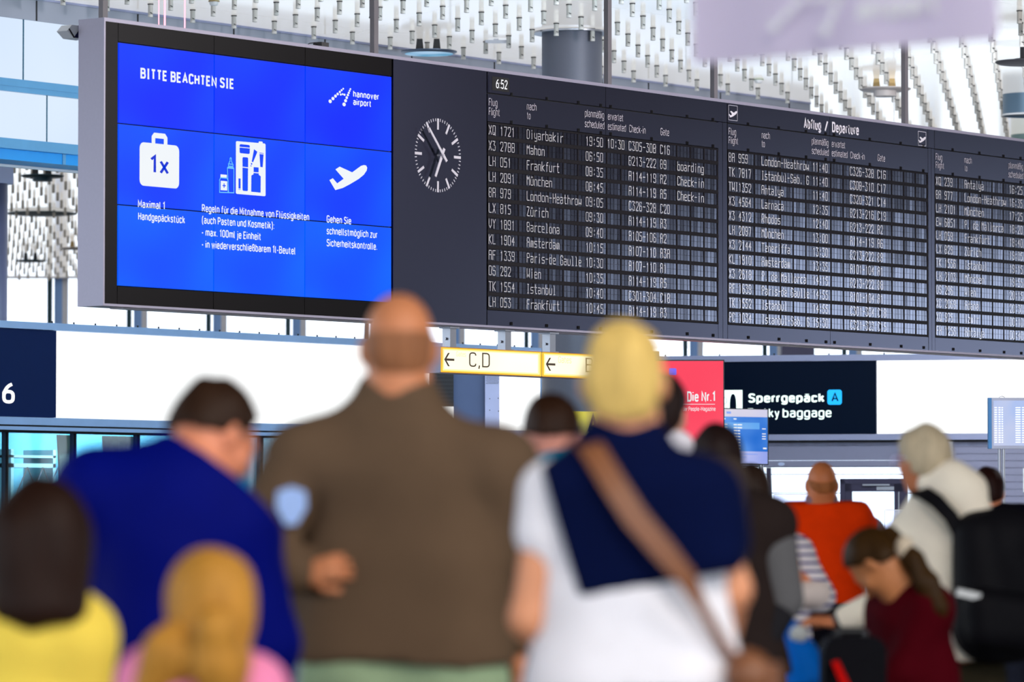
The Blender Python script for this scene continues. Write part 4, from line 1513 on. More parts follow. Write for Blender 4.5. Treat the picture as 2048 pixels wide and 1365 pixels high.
# red poster screen
D = 50.0
t = frontal('advertising_screen', 'tall red lit advertising screen reading Die Nr.1 beside the blond head', 'screen', 1365, D)
f = lambda x: fx(x, 1365, D)
z = lambda y: fz(y, D)
t.rotation_euler = (0, 0, FACE + math.radians(0))
MB().box(f(1268), f(1449), 0, 0.12, z(1035), z(720)).build('casing', M_dark, t)
M_red = glow('red_screen', C(252, 60, 88), C(255, 82, 104), 1.0, 1.0)
MB().box(f(1270), f(1446.8), -0.006, 0, z(1032), z(722.5)).build('screen', M_red, t)
mb = MB()
letters(mb, 'Die Nr.1', f(1374), z(804), z(783.5) - z(804), f(1430) - f(1374), -0.008, 2.0)
letters(mb, 'der People-Magazine', f(1365), z(822.5), z(814) - z(822.5), f(1431) - f(1365), -0.008, 1.3)
mb.box(f(1300), f(1430), -0.009, -0.006, z(809.6), z(808.6))
mb.build('lettering', M_icon, t)
mb = MB()
mb.add([(q[0], -0.008, q[1]) for q in rrect(f(1338), f(1353), z(751), z(737), 0.015, 3)], [tuple(range(16))])
mb.build('picture', glow('violet_pic', C(110, 90, 235), C(130, 110, 245), 1.0), t)
for x in (1300, 1418):
    MB().box(f(x) - 0.04, f(x) + 0.04, 0.03, 0.09, 0, z(1034)).build('post', M_steel, t)

# flight information monitor
D = 54.0
t = frontal('information_monitor', 'blue flight information monitor on posts beside the red screen', 'monitor', 1480, D)
f = lambda x: fx(x, 1480, D)
z = lambda y: fz(y, D)
xl = 1418
mb = MB()
mb.prism([(f(xl), 0, z(929)), (f(1537), 0, z(931)), (f(1537), 0, z(819)), (f(xl), 0, z(815.5))], (0, 0.07, 0))
mb.build('casing', M_dark, t)
q = lambda x, y: (f(x), -0.004, z(y + (x - 1500) * 0.018))
M_m1 = glow('monitor_blue', C(10, 100, 205), C(95, 155, 235), 1.0, 2.2)
M_m2 = glow('monitor_light', C(205, 205, 235), C(230, 222, 228), 1.0, 2.0)
M_m3 = glow('monitor_lilac', C(150, 165, 235), C(190, 195, 240), 1.0, 2.0)
M_m4 = glow('monitor_sky', C(90, 165, 240), C(130, 180, 240), 1.0, 2.0)
mb = MB()
for y0, y1, m in ((819.5, 834.5, 1), (834.5, 903.5, 0), (903.5, 928, 2)):
    mb.add([q(xl + 3, y1), q(1535, y1), q(1535, y0), q(xl + 3, y0)], [(0, 1, 2, 3)], m)
q2 = lambda x, y: (f(x), -0.006, z(y + (x - 1500) * 0.018))
mb.add([q2(xl + 4, 859), q2(1519, 859), q2(1519, 846), q2(xl + 4, 846)], [(0, 1, 2, 3)], 3)
mb.build('screen', [M_m1, M_m2, M_m3, M_m4], t)
mb = MB()
q3 = lambda x, y: (f(x), -0.008, z(y + (x - 1500) * 0.018))


def bar(x0, x1, y, h=2.6, m=0):
    mb.add([q3(x0, y + h / 2), q3(x1, y + h / 2), q3(x1, y - h / 2), q3(x0, y - h / 2)], [(0, 1, 2, 3)], m)


for i, y in enumerate((850.5, 856.5, 862.5, 868.5, 874.5, 880.5, 886.5, 892.5, 898.5)):
    for x0, x1 in ((1467, 1474), (1475, 1484 if i < 2 else 1480)):
        bar(x0, x1, y)
    if i < 4:
        bar(1449, 1454.5, y, 2.0)
bar(1447, 1451, 839); bar(1467, 1473, 839)
for y in (858, 868, 873, 878):
    bar(1524, 1531.5, y, 1.8)
bar(1526, 1533, 897, 3)
bar(1453, 1462, 826.5, 4.5, 1)
for x0, x1, y in ((1474, 1485, 909), (1487, 1515, 909), (1474, 1492, 915)):
    bar(x0, x1, y, 2.0, 1)
mb.build('lettering', [M_icon, mat('monitor_blue_print', C(110, 130, 190), 0.5, emit=C(110, 130, 190), es=0.8)], t)
for x in (1522, 1432):
    MB().cyl((f(x), 0.035, 0), (f(x), 0.035, z(930)), 0.030, n=14).build('post', M_steel, t, True)

# second, paler monitor at right
D = 49.0
t = frontal('information_monitor', 'pale grey flight monitor on two steel posts at the right edge', 'monitor', 2020, D)
f = lambda x: fx(x, 2020, D)
z = lambda y: fz(y, D)
mb = MB().box(f(1978.5), f(2100), 0, 0.10, z(898), z(796))
mb.build('casing', mat('pale_casing', C(178, 184, 205), 0.4), t)
MB().box(f(1977), f(1983.5), -0.004, 0.104, z(898), z(796)).build('side_panel', mat('blue_side', C(60, 130, 190), 0.4), t)
MB().box(f(1987), f(2094), -0.006, 0, z(892), z(802)).build('screen', glow('monitor_mist', C(175, 195, 240), C(205, 210, 235), 1.0, 2.5), t)
mb = MB()
for i in range(16):
    y = 816 + 4.6 * i
    for x0, x1 in ((1989, 1994), (1997, 2001), (2003, 2006), (2031, 2041), (2044, 2052), (2060, 2075)):
        mb.add([(f(x0), -0.008, z(y + 1)), (f(x1), -0.008, z(y + 1)), (f(x1), -0.008, z(y - 1)), (f(x0), -0.008, z(y - 1))], [(0, 1, 2, 3)])
mb.build('lettering', mat('mist_print', C(220, 228, 250), 0.5, emit=C(222, 230, 250), es=0.85), t)
mb = MB().path([(f(2005) + 0.03 * math.cos(a), 0.05, z(796) + 0.018 * math.sin(a)) for a in np.linspace(0, math.pi, 8)], 0.004, 6)
mb.build('lifting_eye', M_steel, t)
for x in (1999.5, 2008):
    MB().cyl((f(x), 0.05, 0), (f(x), 0.05, z(897)), 0.017, n=12).build('post', M_steel, t, True)
# paper notice on the cladding, counter screens
p = (sR(2046), R(2046, 937)[1])
o = MB().box(p[0], p[0] + 0.3, -0.03, -0.022, R(2046, 985)[1], p[1]).build('notice', M_white, **RL)
tag(o, 'white notice on the grey cladding at the right edge', 'notice')
D = 40.0
M_perspex = glassmat('perspex', (0.80, 0.80, 0.92, 1), 0.5, 0.05)
for k, (x0, x1, y0, lab) in enumerate(((1769, 1822, 1021, 'clear counter screen between the orange shirt and the white hoodie'), (1548, 1672, 990, 'clear counter screen behind the orange shirt'))):
    t = frontal('counter_screen', lab, 'screen', x0, D + 2 * k)
    d = D + 2 * k
    MB().box(0, fx(x1, x0, d), 0, 0.008, 0.98, fz(y0, d)).build('pane', M_perspex, t)
    mb = MB().box(-0.004, 0.0, -0.002, 0.01, 0.98, fz(y0, d))
    mb.box(0, fx(x1, x0, d), -0.002, 0.01, fz(y0, d), fz(y0, d) + 0.005)
    mb.build('edge', M_white, t)
    mb = MB().box(-0.2, fx(x1, x0, d) + 0.2, -0.3, 0.3, 0.92, 0.98)
    mb.box(-0.15, fx(x1, x0, d) + 0.15, -0.25, 0.25, 0, 0.92)
    mb.build('counter', M_grey, t)

# ------------------------------------------------------------------ lilac banner in the foreground, top right
D0, D1 = 10.05, 9.50
pa = EY + FH * D0 + RT * ((1386 - 1024) / FPX * D0)
pb = EY + FH * D1 + RT * ((1990 - 1024) / FPX * D1)
ab = np.array([pb[0] - pa[0], pb[1] - pa[1]])
W_ = float(np.hypot(*ab))
zb0 = fz(128, D0)
zb1 = fz(78, D1)
t = thing('hanging_banner', 'blurred lilac banner hanging across the top right corner with a pale airport logo', 'banner', (pa[0], pa[1], zb0), math.atan2(ab[1], ab[0]))
M_ban = mat('lilac_cloth', C(238, 228, 250), 0.8, var=0.05, vs=3)
_n = M_ban.node_tree
_tl = _n.nodes.new('ShaderNodeBsdfTranslucent')
_tl.inputs[0].default_value = C(244, 234, 252)
_ms = _n.nodes.new('ShaderNodeMixShader')
_ms.inputs[0].default_value = 0.4
_n.links.new(_n.nodes['Principled BSDF'].outputs[0], _ms.inputs[1])
_n.links.new(_tl.outputs[0], _ms.inputs[2])
_n.links.new(_ms.outputs[0], _n.nodes['Material Output'].inputs[0])
M_banp = mat('pale_print', C(250, 250, 255), 0.8)
mb = MB()
nb, hb = 24, 0.75
sl = (zb1 - zb0) / W_
vs, fs = [], []
for i in range(nb + 1):
    x = W_ * i / nb
    yy = 0.012 * math.sin(x * 9) + 0.006 * math.sin(x * 23)
    for zz in (x * sl, hb):
        vs += [(x, yy, zz), (x, yy + 0.006, zz)]
for i in range(nb):
    a, b = 4 * i, 4 * i + 4
    fs += [(a, b, b + 2, a + 2), (a + 1, a + 3, b + 3, b + 1), (a, a + 1, b + 1, b), (a + 2, b + 2, b + 3, a + 3)]
fs += [(0, 2, 3, 1), (4 * nb, 4 * nb + 1, 4 * nb + 3, 4 * nb + 2)]
mb.add(vs, fs)
mb.build('cloth', M_ban, t, True)
mb = MB()
bx_ = lambda px: (px - 1386) / (1990 - 1386) * W_
bz_ = lambda px, py: (fz(py, D0 + (D1 - D0) * bx_(px) / W_) - zb0)
KL = 82.0 / 95.0
runway_logo(mb, lambda x, zq: (bx_(1570 + (x - 505) * 1.10), bz_(1570 + (x - 505) * 1.10, 53 + (zq - 0.135 * (x - 505) - 692) * 0.93)), -0.022, 1.2, 0, 0.66)
mb.build('logo', M_banp, t)
mb = MB()
x0, x1 = bx_(1737), bx_(1895)
letters(mb, 'airport', x0, bz_(1740, 42), bz_(1740, 0) - bz_(1740, 46), x1 - x0, -0.022, 2.0)
letters(mb, 'hannover', x0, bz_(1740, -42), bz_(1740, 0) - bz_(1740, 46), (x1 - x0) * 1.35, -0.022, 2.0)
mb.build('lettering', M_banp, t)
mb = MB().cyl((0, 0.003, hb), (W_, 0.003, hb), 0.012, n=10)
mb.build('rod', M_steel, t, True)
for x in (0.06, W_ - 0.06):
    MB().cyl((x, 0.003, hb), (x, 0.003, ZC + 0.02 - zb0), 0.003, n=6).build('cable', M_steel, t)

# ------------------------------------------------------------------ people: smooth bodies grown from tapered limbs
def _smin(a, b, k):
    h = np.clip(0.5 + 0.5 * (b - a) / k, 0, 1)
    return b * (1 - h) + a * h - k * h * (1 - h)


def surface_nets(f, org, h):
    s = f < 0
    nx, ny, nz = f.shape
    off = [(i, j, k) for i in (0, 1) for j in (0, 1) for k in (0, 1)]
    sl = lambda o: (slice(o[0], nx - 1 + o[0]), slice(o[1], ny - 1 + o[1]), slice(o[2], nz - 1 + o[2]))
    cnt = sum(s[sl(o)].astype(np.int8) for o in off)
    act = (cnt > 0) & (cnt < 8)
    idx = np.argwhere(act)
    vid = -np.ones(act.shape, np.int64)
    vid[act] = np.arange(len(idx))
    acc = np.zeros((len(idx), 3)); num = np.zeros(len(idx))
    cv = {o: f[sl(o)][act] for o in off}
    for o in off:
        for ax in range(3):
            if o[ax]:
                continue
            o2 = list(o); o2[ax] = 1; o2 = tuple(o2)
            a, b = cv[o], cv[o2]
            m = (a < 0) != (b < 0)
            t = a[m] / (a[m] - b[m])
            p = np.tile(np.array(o, float), (m.sum(), 1))
            p[:, ax] = t
            acc[m] += p; num[m] += 1
    v = (idx + acc / num[:, None]) * h + np.array(org)
    faces = []
    for ax in range(3):
        a = [slice(1, n - 1) for n in f.shape]
        b = list(a)
        a[ax] = slice(0, f.shape[ax] - 1); b[ax] = slice(1, f.shape[ax])
        s0, s1 = s[tuple(a)], s[tuple(b)]
        e = np.argwhere(s0 != s1)
        if not len(e):
            continue
        flip = s0[tuple(e.T)]
        base = e.copy()
        for q in range(3):
            if q != ax:
                base[:, q] += 1
        u, w = [(1, 2), (2, 0), (0, 1)][ax]
        def g(du, dw):
            c = base.copy(); c[:, u] -= du; c[:, w] -= dw
            return vid[tuple(c.T)]
        q = np.stack([g(1, 1), g(0, 1), g(0, 0), g(1, 0)], 1)
        q[~flip] = q[~flip][:, ::-1]
        faces.append(q[(q >= 0).all(1)])
    return v, np.concatenate(faces)


class Clay:
    """a solid made of tapered limbs and ovals blended together"""
    def __init__(s):
        s.p = []
        s.disp = None

    def cap(s, a, b, ra, rb=None, k=0.03, n=None, sq=1.0, op='add'):
        s.p.append(('cap', np.array(a, float), np.array(b, float), ra, ra if rb is None else rb, k, None if n is None else np.array(n, float) / np.linalg.norm(n), sq, op))
        return s

    def chain(s, pts, rs, k=0.03, n=None, sq=1.0):
        for i in range(len(pts) - 1):
            s.cap(pts[i], pts[i + 1], rs[i], rs[i + 1], k, n, sq)
        return s

    def ell(s, c, r, M=None, k=0.03, op='add'):
        s.p.append(('ell', np.array(c, float), np.array(r, float), np.eye(3) if M is None else np.array(M, float), k, op))
        return s

    def cut(s, c, n):
        s.p.append(('cut', np.array(c, float), np.array(n, float) / np.linalg.norm(n)))
        return s

    def arrays(s, h):
        lo, hi = np.full(3, 9e9), np.full(3, -9e9)
        bb = []
        for q in s.p:
            if q[0] == 'cap':
                r = max(q[3], q[4])
                l, u = np.minimum(q[1], q[2]) - r, np.maximum(q[1], q[2]) + r
                op = q[8]
            elif q[0] == 'ell':
                r = q[2].max()
                l, u = q[1] - r, q[1] + r
                op = q[5]
            else:
                bb.append(None); continue
            bb.append((l, u))
            if op == 'add':
                lo, hi = np.minimum(lo, l), np.maximum(hi, u)
        lo = lo - 3 * h; hi = hi + 3 * h
        n = np.ceil((hi - lo) / h).astype(int) + 1
        ax = [lo[i] + h * np.arange(n[i]) for i in range(3)]
        f = np.full(n, 0.5, np.float32)
        for q, b in zip(s.p, bb):
            if q[0] == 'cut':
                d = ((ax[0][:, None, None] - q[1][0]) * q[2][0] + (ax[1][None, :, None] - q[1][1]) * q[2][1] + (ax[2][None, None, :] - q[1][2]) * q[2][2])
                f = np.maximum(f, d.astype(np.float32))
                continue
            pad = 0.06
            i0 = np.clip(np.floor((b[0] - pad - lo) / h).astype(int), 0, n - 1)
            i1 = np.clip(np.ceil((b[1] + pad - lo) / h).astype(int) + 1, 1, n)
            S3 = tuple(slice(i0[i], i1[i]) for i in range(3))
            X, Y, Z = np.meshgrid(ax[0][S3[0]], ax[1][S3[1]], ax[2][S3[2]], indexing='ij')
            P = np.stack([X, Y, Z], -1).astype(np.float32)
            if q[0] == 'cap':
                _, a, bq, ra, rb, k, nn, sq, op = q
                P = P - a
                ab = bq - a
                if nn is not None and sq != 1:
                    P = P + (1 / sq - 1) * (P @ nn)[..., None] * nn
                    ab = ab + (1 / sq - 1) * (ab @ nn) * nn
                L = max(ab @ ab, 1e-9)
                t = np.clip((P @ ab) / L, 0, 1)
                d = np.sqrt(((P - t[..., None] * ab) ** 2).sum(-1)) - (ra + (rb - ra) * t)
                if sq < 1:
                    d = d * (0.5 + 0.5 * sq)
            else:
                _, c, r, M, k, op = q
                P = (P - c) @ M
                k0 = np.sqrt(((P / r) ** 2).sum(-1)); k1 = np.sqrt(((P / r ** 2) ** 2).sum(-1)) + 1e-9
                d = k0 * (k0 - 1) / k1
            if op == 'add':
                f[S3] = _smin(f[S3], d.astype(np.float32), k)
            else:
                f[S3] = -_smin(-f[S3], d.astype(np.float32), k)
        if s.disp is not None:
            m = np.abs(f) < 0.06
            I = np.argwhere(m)
            P = I * h + lo
            f[m] += s.disp(P[:, 0], P[:, 1], P[:, 2]).astype(np.float32)
        return f, lo

    def verts(s, h):
        f, lo = s.arrays(h)
        return surface_nets(f, lo, h)

    def build(s, name, m, parent, h=0.011, extra=(), paint=None):
        v, q = s.verts(h)
        vs, qs = [v], [q]
        n = len(v)
        for v2, q2 in extra:
            vs.append(v2); qs.append(q2 + n); n += len(v2)
        v, q = np.concatenate(vs), np.concatenate(qs)
        me = bpy.data.meshes.new(name)
        me.vertices.add(len(v)); me.vertices.foreach_set('co', v.astype(np.float32).ravel())
        me.loops.add(q.size); me.loops.foreach_set('vertex_index', q.astype(np.int32).ravel())
        me.polygons.add(len(q))
        me.polygons.foreach_set('loop_start', np.arange(0, q.size, 4, dtype=np.int32))
        me.polygons.foreach_set('loop_total', np.full(len(q), 4, np.int32))
        ms = m if isinstance(m, (list, tuple)) else [m]
        for mm in ms:
            me.materials.append(mm)
        if paint is not None:
            me.polygons.foreach_set('material_index', paint(v[q].mean(1)).astype(np.int32))
        me.polygons.foreach_set('use_smooth', np.ones(len(q), bool))
        me.update(calc_edges=True)
        me.validate()
        return link(name, me, parent)


def folds(amp, seed=0, sx=9.0, sz=4.0):
    r = random.Random(seed)
    w = [(r.uniform(.6, 1.4) * sx, r.uniform(-1, 1) * sx, r.uniform(-1, 1) * sz, r.uniform(0, 6.3)) for _ in range(6)]

    def f(x, y, z):
        s = 0
        for a, b, c, p in w:
            s = s + np.sin(a * x + b * y + c * z + p)
        return amp * s / 3
    return f


def rotm(yaw=0, pitch=0, roll=0):
    """columns: right, forward, up of a head that looks away from the camera at yaw 0"""
    y, p, r = map(math.radians, (yaw, pitch, roll))
    Rz = np.array([[math.cos(y), -math.sin(y), 0], [math.sin(y), math.cos(y), 0], [0, 0, 1]])
    Rx = np.array([[1, 0, 0], [0, math.cos(p), -math.sin(p)], [0, math.sin(p), math.cos(p)]])
    Ry = np.array([[math.cos(r), 0, math.sin(r)], [0, 1, 0], [-math.sin(r), 0, math.cos(r)]])
    return Rz @ Rx @ Ry


class Fig:
    def __init__(s, label, d, px, group=None, name='person', cat='person'):
        s.d, s.px = d, px
        s.cx = (px - 1024) / FPX * d
        p = EY + FH * d + RT * s.cx
        s.o = thing(name, label, cat, (p[0], p[1], 0), FACE, group)

    def q(s, px, py, dy=0.0):
        d = s.d + dy
        return np.array([(px - 1024) / FPX * d - s.cx, dy, EYE + d * math.tan(PITCH + math.atan((682.5 - py) / FPX))])

    def w(s, n):
        return n * s.d / FPX


M_eyew = mat('eye', C(60, 45, 38), 0.2)


def head(cl, c, M, k=1.0, neck=None, nr=0.056):
    c = np.array(c, float)
    T = lambda x, y, z: c + M @ (np.array([x, y, z]) * k)
    E = lambda p, r, kk=0.02, op='add': cl.ell(T(*p), np.array(r) * k, M, kk, op)
    E((0, -0.012, 0.022), (0.077, 0.096, 0.094))
    E((0, 0.030, -0.050), (0.060, 0.064, 0.076), 0.03)
    E((0, 0.062, -0.104), (0.026, 0.024, 0.020), 0.03)
    for sx in (-1, 1):
        E((sx * 0.033, 0.097, 0.000), (0.017, 0.014, 0.012), 0.012, 'sub')
        E((sx * 0.033, 0.080, -0.001), (0.013, 0.013, 0.013), 0.004)
        E((sx * 0.042, 0.066, -0.032), (0.022, 0.020, 0.020), 0.02)
        E((sx * 0.082, -0.008, -0.014), (0.011, 0.020, 0.032), 0.008)
    cl.cap(T(-0.034, 0.080, 0.020), T(0.034, 0.080, 0.020), 0.011 * k, None, 0.015)
    cl.cap(T(0, 0.092, 0.004), T(0, 0.112, -0.036), 0.008 * k, 0.013 * k, 0.012)
    cl.cap(T(-0.019, 0.089, -0.070), T(0.019, 0.089, -0.070), 0.008 * k, None, 0.008)
    cl.cap(T(-0.015, 0.088, -0.081), T(0.015, 0.088, -0.081), 0.008 * k, None, 0.006)
    if neck is not None:
        cl.cap(T(0, -0.022, -0.055), neck, nr * k, nr * 1.08 * k, 0.03)
    return T


def face_paint(c, M, k=1.0):
    c = np.array(c, float)

    def f(P):
        L = (P - c) @ M / k
        out = np.zeros(len(P))
        for sx in (-1, 1):
            out[((L - np.array([sx * 0.033, 0.092, -0.001])) ** 2).sum(1) < 0.0115 ** 2] = 1
        out[(np.abs(L[:, 0]) < 0.024) & (L[:, 1] > 0.08) & (np.abs(L[:, 2] + 0.0755) < 0.011)] = 2
        return out
    return f


def hair_cap(cl, c, M, k=1.0, thick=0.012, front=0.062, low=-0.085, volume=1.0):
    c = np.array(c, float)
    T = lambda x, y, z: c + M @ (np.array([x, y, z]) * k)
    t = thick
    cl.ell(T(0, -0.014, 0.026), np.array((0.079 + t, 0.097 + t, 0.093 + t)) * k * volume, M, 0.03)
    cl.ell(T(0, -0.046, -0.030), np.array((0.070 + t, 0.056 + t, 0.066 + t)) * k, M, 0.03)
    cl.cut(T(0, front, 0.055), M @ np.array([0, 0.78, -0.62]))
    cl.cut(T(0, 0, low), M @ np.array([0, 0.25, -1]))
    return T


def hand(wrist, tip, palm, side, curl=0.5, k=1.0, h=0.0045):
    """a hand of its own: palm, four fingers of unequal length and a thumb from the side of the palm"""
    wrist, tip, palm = (np.array(a, float) for a in (wrist, tip, palm))
    f = tip - wrist; f /= np.linalg.norm(f)
    n = palm - f * (palm @ f); n /= np.linalg.norm(n)
    r = np.cross(f, n) * side
    cl = Clay()
    P = lambda a, b, c: wrist + (r * a + f * b + n * c) * k
    cl.cap(P(0, -0.03, 0), P(0, 0.02, 0), 0.027 * k, 0.028 * k, 0.01, n, 0.75)
    cl.cap(P(-0.022, 0.035, 0), P(-0.026, 0.085, 0), 0.017 * k, 0.014 * k, 0.015, n, 0.8)
    cl.cap(P(0.0, 0.03, 0), P(0.0, 0.088, 0), 0.02 * k, 0.015 * k, 0.015, n, 0.8)
    cl.cap(P(0.022, 0.035, 0), P(0.026, 0.082, 0), 0.017 * k, 0.013 * k, 0.015, n, 0.8)
    for a, L, rr in ((-0.030, 0.072, 0.0085), (-0.010, 0.080, 0.009), (0.011, 0.075, 0.0088), (0.031, 0.058, 0.0075)):
        p = P(a, 0.088 - abs(a) * 0.15, 0)
        ang = 0.0
        pts = [p]
        for j, fr in enumerate((0.45, 0.32, 0.23)):
            ang += curl * (0.7, 0.9, 0.6)[j]
            d = f * math.cos(ang) + n * math.sin(ang) + r * a * (1.6 if j == 0 else 0.5)
            p = p + d * L * fr * k
            pts.append(p)
        cl.chain(pts, [rr * k, rr * 0.95 * k, rr * 0.9 * k, rr * 0.75 * k], 0.004)
    p0 = P(-0.024, 0.020, 0.006)
    p1 = p0 + (-r * 0.60 + f * 0.62 + n * 0.35) * 0.040 * k
    p2 = p1 + (-r * 0.30 + f * 0.85 + n * (0.25 + curl * 0.5)) * 0.032 * k
    p3 = p2 + (-r * 0.05 + f * 0.9 + n * (0.2 + curl * 0.6)) * 0.025 * k
    cl.chain([p0, p1, p2, p3], [0.015 * k, 0.0115 * k, 0.010 * k, 0.008 * k], 0.008)
    return cl.verts(h)


def mats_skin(name, col):
    return [mat(name, col, 0.5, spec=0.35, var=0.10, vs=14, bump=0.05, bs=120), M_eyew, mat(name + '_lip', tuple(c * f for c, f in zip(col, (0.85, 0.6, 0.6, 1))), 0.45)]


def cloth(name, col, var=0.14, bump=0.25, bs=90, rough=0.85):
    return mat(name, col, rough, spec=0.06, var=var, vs=9, bump=bump, bs=bs)


def hairmat(name, col):
    return mat(name, col, 0.55, spec=0.15, var=0.45, vs=60, bump=0.5, bs=70, stretch=(1, 1, 0.14))


M_shoe = cloth('shoe_leather', C(40, 36, 34))
M_jeans = cloth('dark_trousers', C(34, 36, 48))


def legs(F, hipz, hw, m, x0=0.0, y0=0.0, kk=1.0, pant=0.0, name='trousers', shoe=M_shoe, toe=(0, 1)):
    """trousers and shoes standing on the floor"""
    cl = Clay()
    kz = hipz * 0.53
    for sx in (-1, 1):
        hip = (x0 + sx * hw, y0, hipz - 0.02)
        knee = (x0 + sx * (hw + 0.01), y0 + 0.02, kz)
        ank = (x0 + sx * (hw + 0.02), y0 - 0.02, 0.10)
        cl.cap(hip, knee, (0.084 + pant) * kk, (0.066 + pant) * kk, 0.04)
        cl.cap(knee, ank, (0.066 + pant) * kk, (0.052 + pant) * kk, 0.03)
    cl.cap((x0 - hw, y0, hipz - 0.01), (x0 + hw, y0, hipz - 0.01), (0.114 + pant) * kk, None, 0.05, (0, 1, 0), 0.85)
    cl.cut((0, 0, 0.045), (0, 0, -1))
    cl.disp = folds(0.004, 7, 20, 14)
    cl.build(name, m, F.o, 0.014)
    for sx in (-1, 1):
        a = np.array((x0 + sx * (hw + 0.02), y0 - 0.03, 0.05))
        tv = np.array((toe[0], toe[1], 0.0))
        s2 = Clay()
        s2.cap(a, a + tv * 0.16 * kk + np.array((0, 0, -0.012)), 0.046 * kk, 0.040 * kk, 0.02)
        s2.cap(a + np.array((0, 0, 0.05)), a, 0.045 * kk, 0.045 * kk, 0.02)
        s2.cut((0, 0, 0.0), (0, 0, -1))
        s2.build('shoe', shoe, F.o, 0.010)


def torso(cl, sl, sr, pel, r_ch, r_w, r_h, sq=0.62, n=(0, 1, 0), k=0.06, dz=0.0):
    """chest, waist and hips between the shoulder joints and the pelvis"""
    sl, sr, pel = (np.array(a, float) for a in (sl, sr, pel))
    mid = (sl + sr) / 2
    top = mid + np.array((0, 0, -0.02 + dz))
    ax = (sr - sl) / np.linalg.norm(sr - sl)
    hw = np.linalg.norm(sr - sl) / 2
    wst = mid * 0.42 + pel * 0.58
    chs = mid * 0.75 + pel * 0.25
    cl.cap(sl + ax * 0.02, sr - ax * 0.02, 0.062, None, 0.05)
    cl.cap(chs - ax * (hw - r_ch * 0.9), chs + ax * (hw - r_ch * 0.9), r_ch, None, k, n, sq)
    cl.cap(chs, wst, r_ch * 1.02, r_w, k, n, sq + 0.05)
    cl.cap(wst - ax * 0.05, wst + ax * 0.05, r_w, None, k, n, sq + 0.1)
    cl.cap(wst, pel, r_w, r_h, k, n, sq + 0.1)
    cl.cap(pel - ax * 0.07, pel + ax * 0.07, r_h, None, k, n, sq + 0.1)
    return mid, chs, wst


def arm(cl, sh, el, wr, r0=0.052, r1=0.042, r2=0.030, k=0.03):
    cl.cap(sh, el, r0, r1, k)
    cl.cap(el, wr, r1, r2, 0.02)


def body(F, skin, hc, M, neck, sl, sr, el, wl, er, wr_, pel, hk=1.0, hands=(), paint=True, h=0.010, nr=0.056, rr=1.0):
    """the whole bare figure in one surface; clothes go over it"""
    cl = Clay()
    head(cl, hc, M, hk, neck, nr)
    ax_ = (np.array(sr) - np.array(sl)) * 0.13
    torso(cl, np.array(sl) + ax_, np.array(sr) - ax_, pel, 0.105 * rr, 0.096 * rr, 0.094 * rr)
    nk = np.array(neck)
    cl.cap(nk, (np.array(sl) + np.array(sr)) / 2 + np.array((0, 0, -0.03)), 0.06 * hk, 0.08 * hk, 0.05)
    arm(cl, sl, el, wl, 0.050 * rr, 0.040 * rr, 0.029 * rr)
    arm(cl, sr, er, wr_, 0.050 * rr, 0.040 * rr, 0.029 * rr)
    hz = pel[2]
    for sx in (-1, 1):
        hip = np.array((pel[0] + sx * 0.09 * rr, pel[1], hz - 0.02))
        knee = np.array((pel[0] + sx * 0.10 * rr, pel[1] + 0.02, hz * 0.53))
        ank = np.array((pel[0] + sx * 0.11 * rr, pel[1] - 0.02, 0.10))
        cl.cap(hip, knee, 0.070 * rr, 0.048 * rr, 0.04)
        cl.cap(knee, ank, 0.050 * rr, 0.036 * rr, 0.02)
        cl.cap(ank + np.array((0, -0.01, -0.05)), ank + np.array((0, 0.12, -0.065)), 0.032 * rr, 0.024 * rr, 0.02)
    return cl.build('body', skin, F.o, h, hands, face_paint(hc, M, hk) if paint else None)


def sleeve(cl, sh, el, wr, r0, r1, r2, upto=1.0, k=0.04):
    sh, el, wr = (np.array(a, float) for a in (sh, el, wr))
    if upto <= 0.5:
        e = sh + (el - sh) * upto * 2
        cl.cap(sh, e, r0, r1, k)
        d = (e - sh) / np.linalg.norm(e - sh)
        return e, d
    cl.cap(sh, el, r0, r1, k)
    w = el + (wr - el) * (upto - 0.5) * 2
    cl.cap(el, w, r1, r2, 0.03)
    return w, (wr - el) / np.linalg.norm(wr - el)


def band(F, name, m, pts, width, thick, nrm, parent=None, h=0.006):
    """a strap that runs along points, flat across nrm"""
    mb = MB()
    V3 = [Vector(p) for p in pts]
    ring = []
    for i, p in enumerate(V3):
        d = (V3[min(i + 1, len(V3) - 1)] - V3[max(i - 1, 0)]).normalized()
        n_ = Vector(nrm[i] if isinstance(nrm, list) else nrm)
        n_ = (n_ - d * n_.dot(d)).normalized()
        s_ = d.cross(n_)
        w = width[i] if isinstance(width, list) else width
        ring.append([p + s_ * w / 2 + n_ * thick / 2, p - s_ * w / 2 + n_ * thick / 2, p - s_ * w / 2 - n_ * thick / 2, p + s_ * w / 2 - n_ * thick / 2])
    v = [c for r_ in ring for c in r_]
    f = []
    for i in range(len(ring) - 1):
        a, b = 4 * i, 4 * i + 4
        f += [(a + j, a + (j + 1) % 4, b + (j + 1) % 4, b + j) for j in range(4)]
    f += [(3, 2, 1, 0), (4 * (len(ring) - 1), 4 * (len(ring) - 1) + 1, 4 * (len(ring) - 1) + 2, 4 * (len(ring) - 1) + 3)]
    mb.add(v, f)
    return mb.build(name, m, parent if parent is not None else F.o, True)


SK_TAN = C(205, 130, 88)
SK_PALE = C(222, 160, 132)

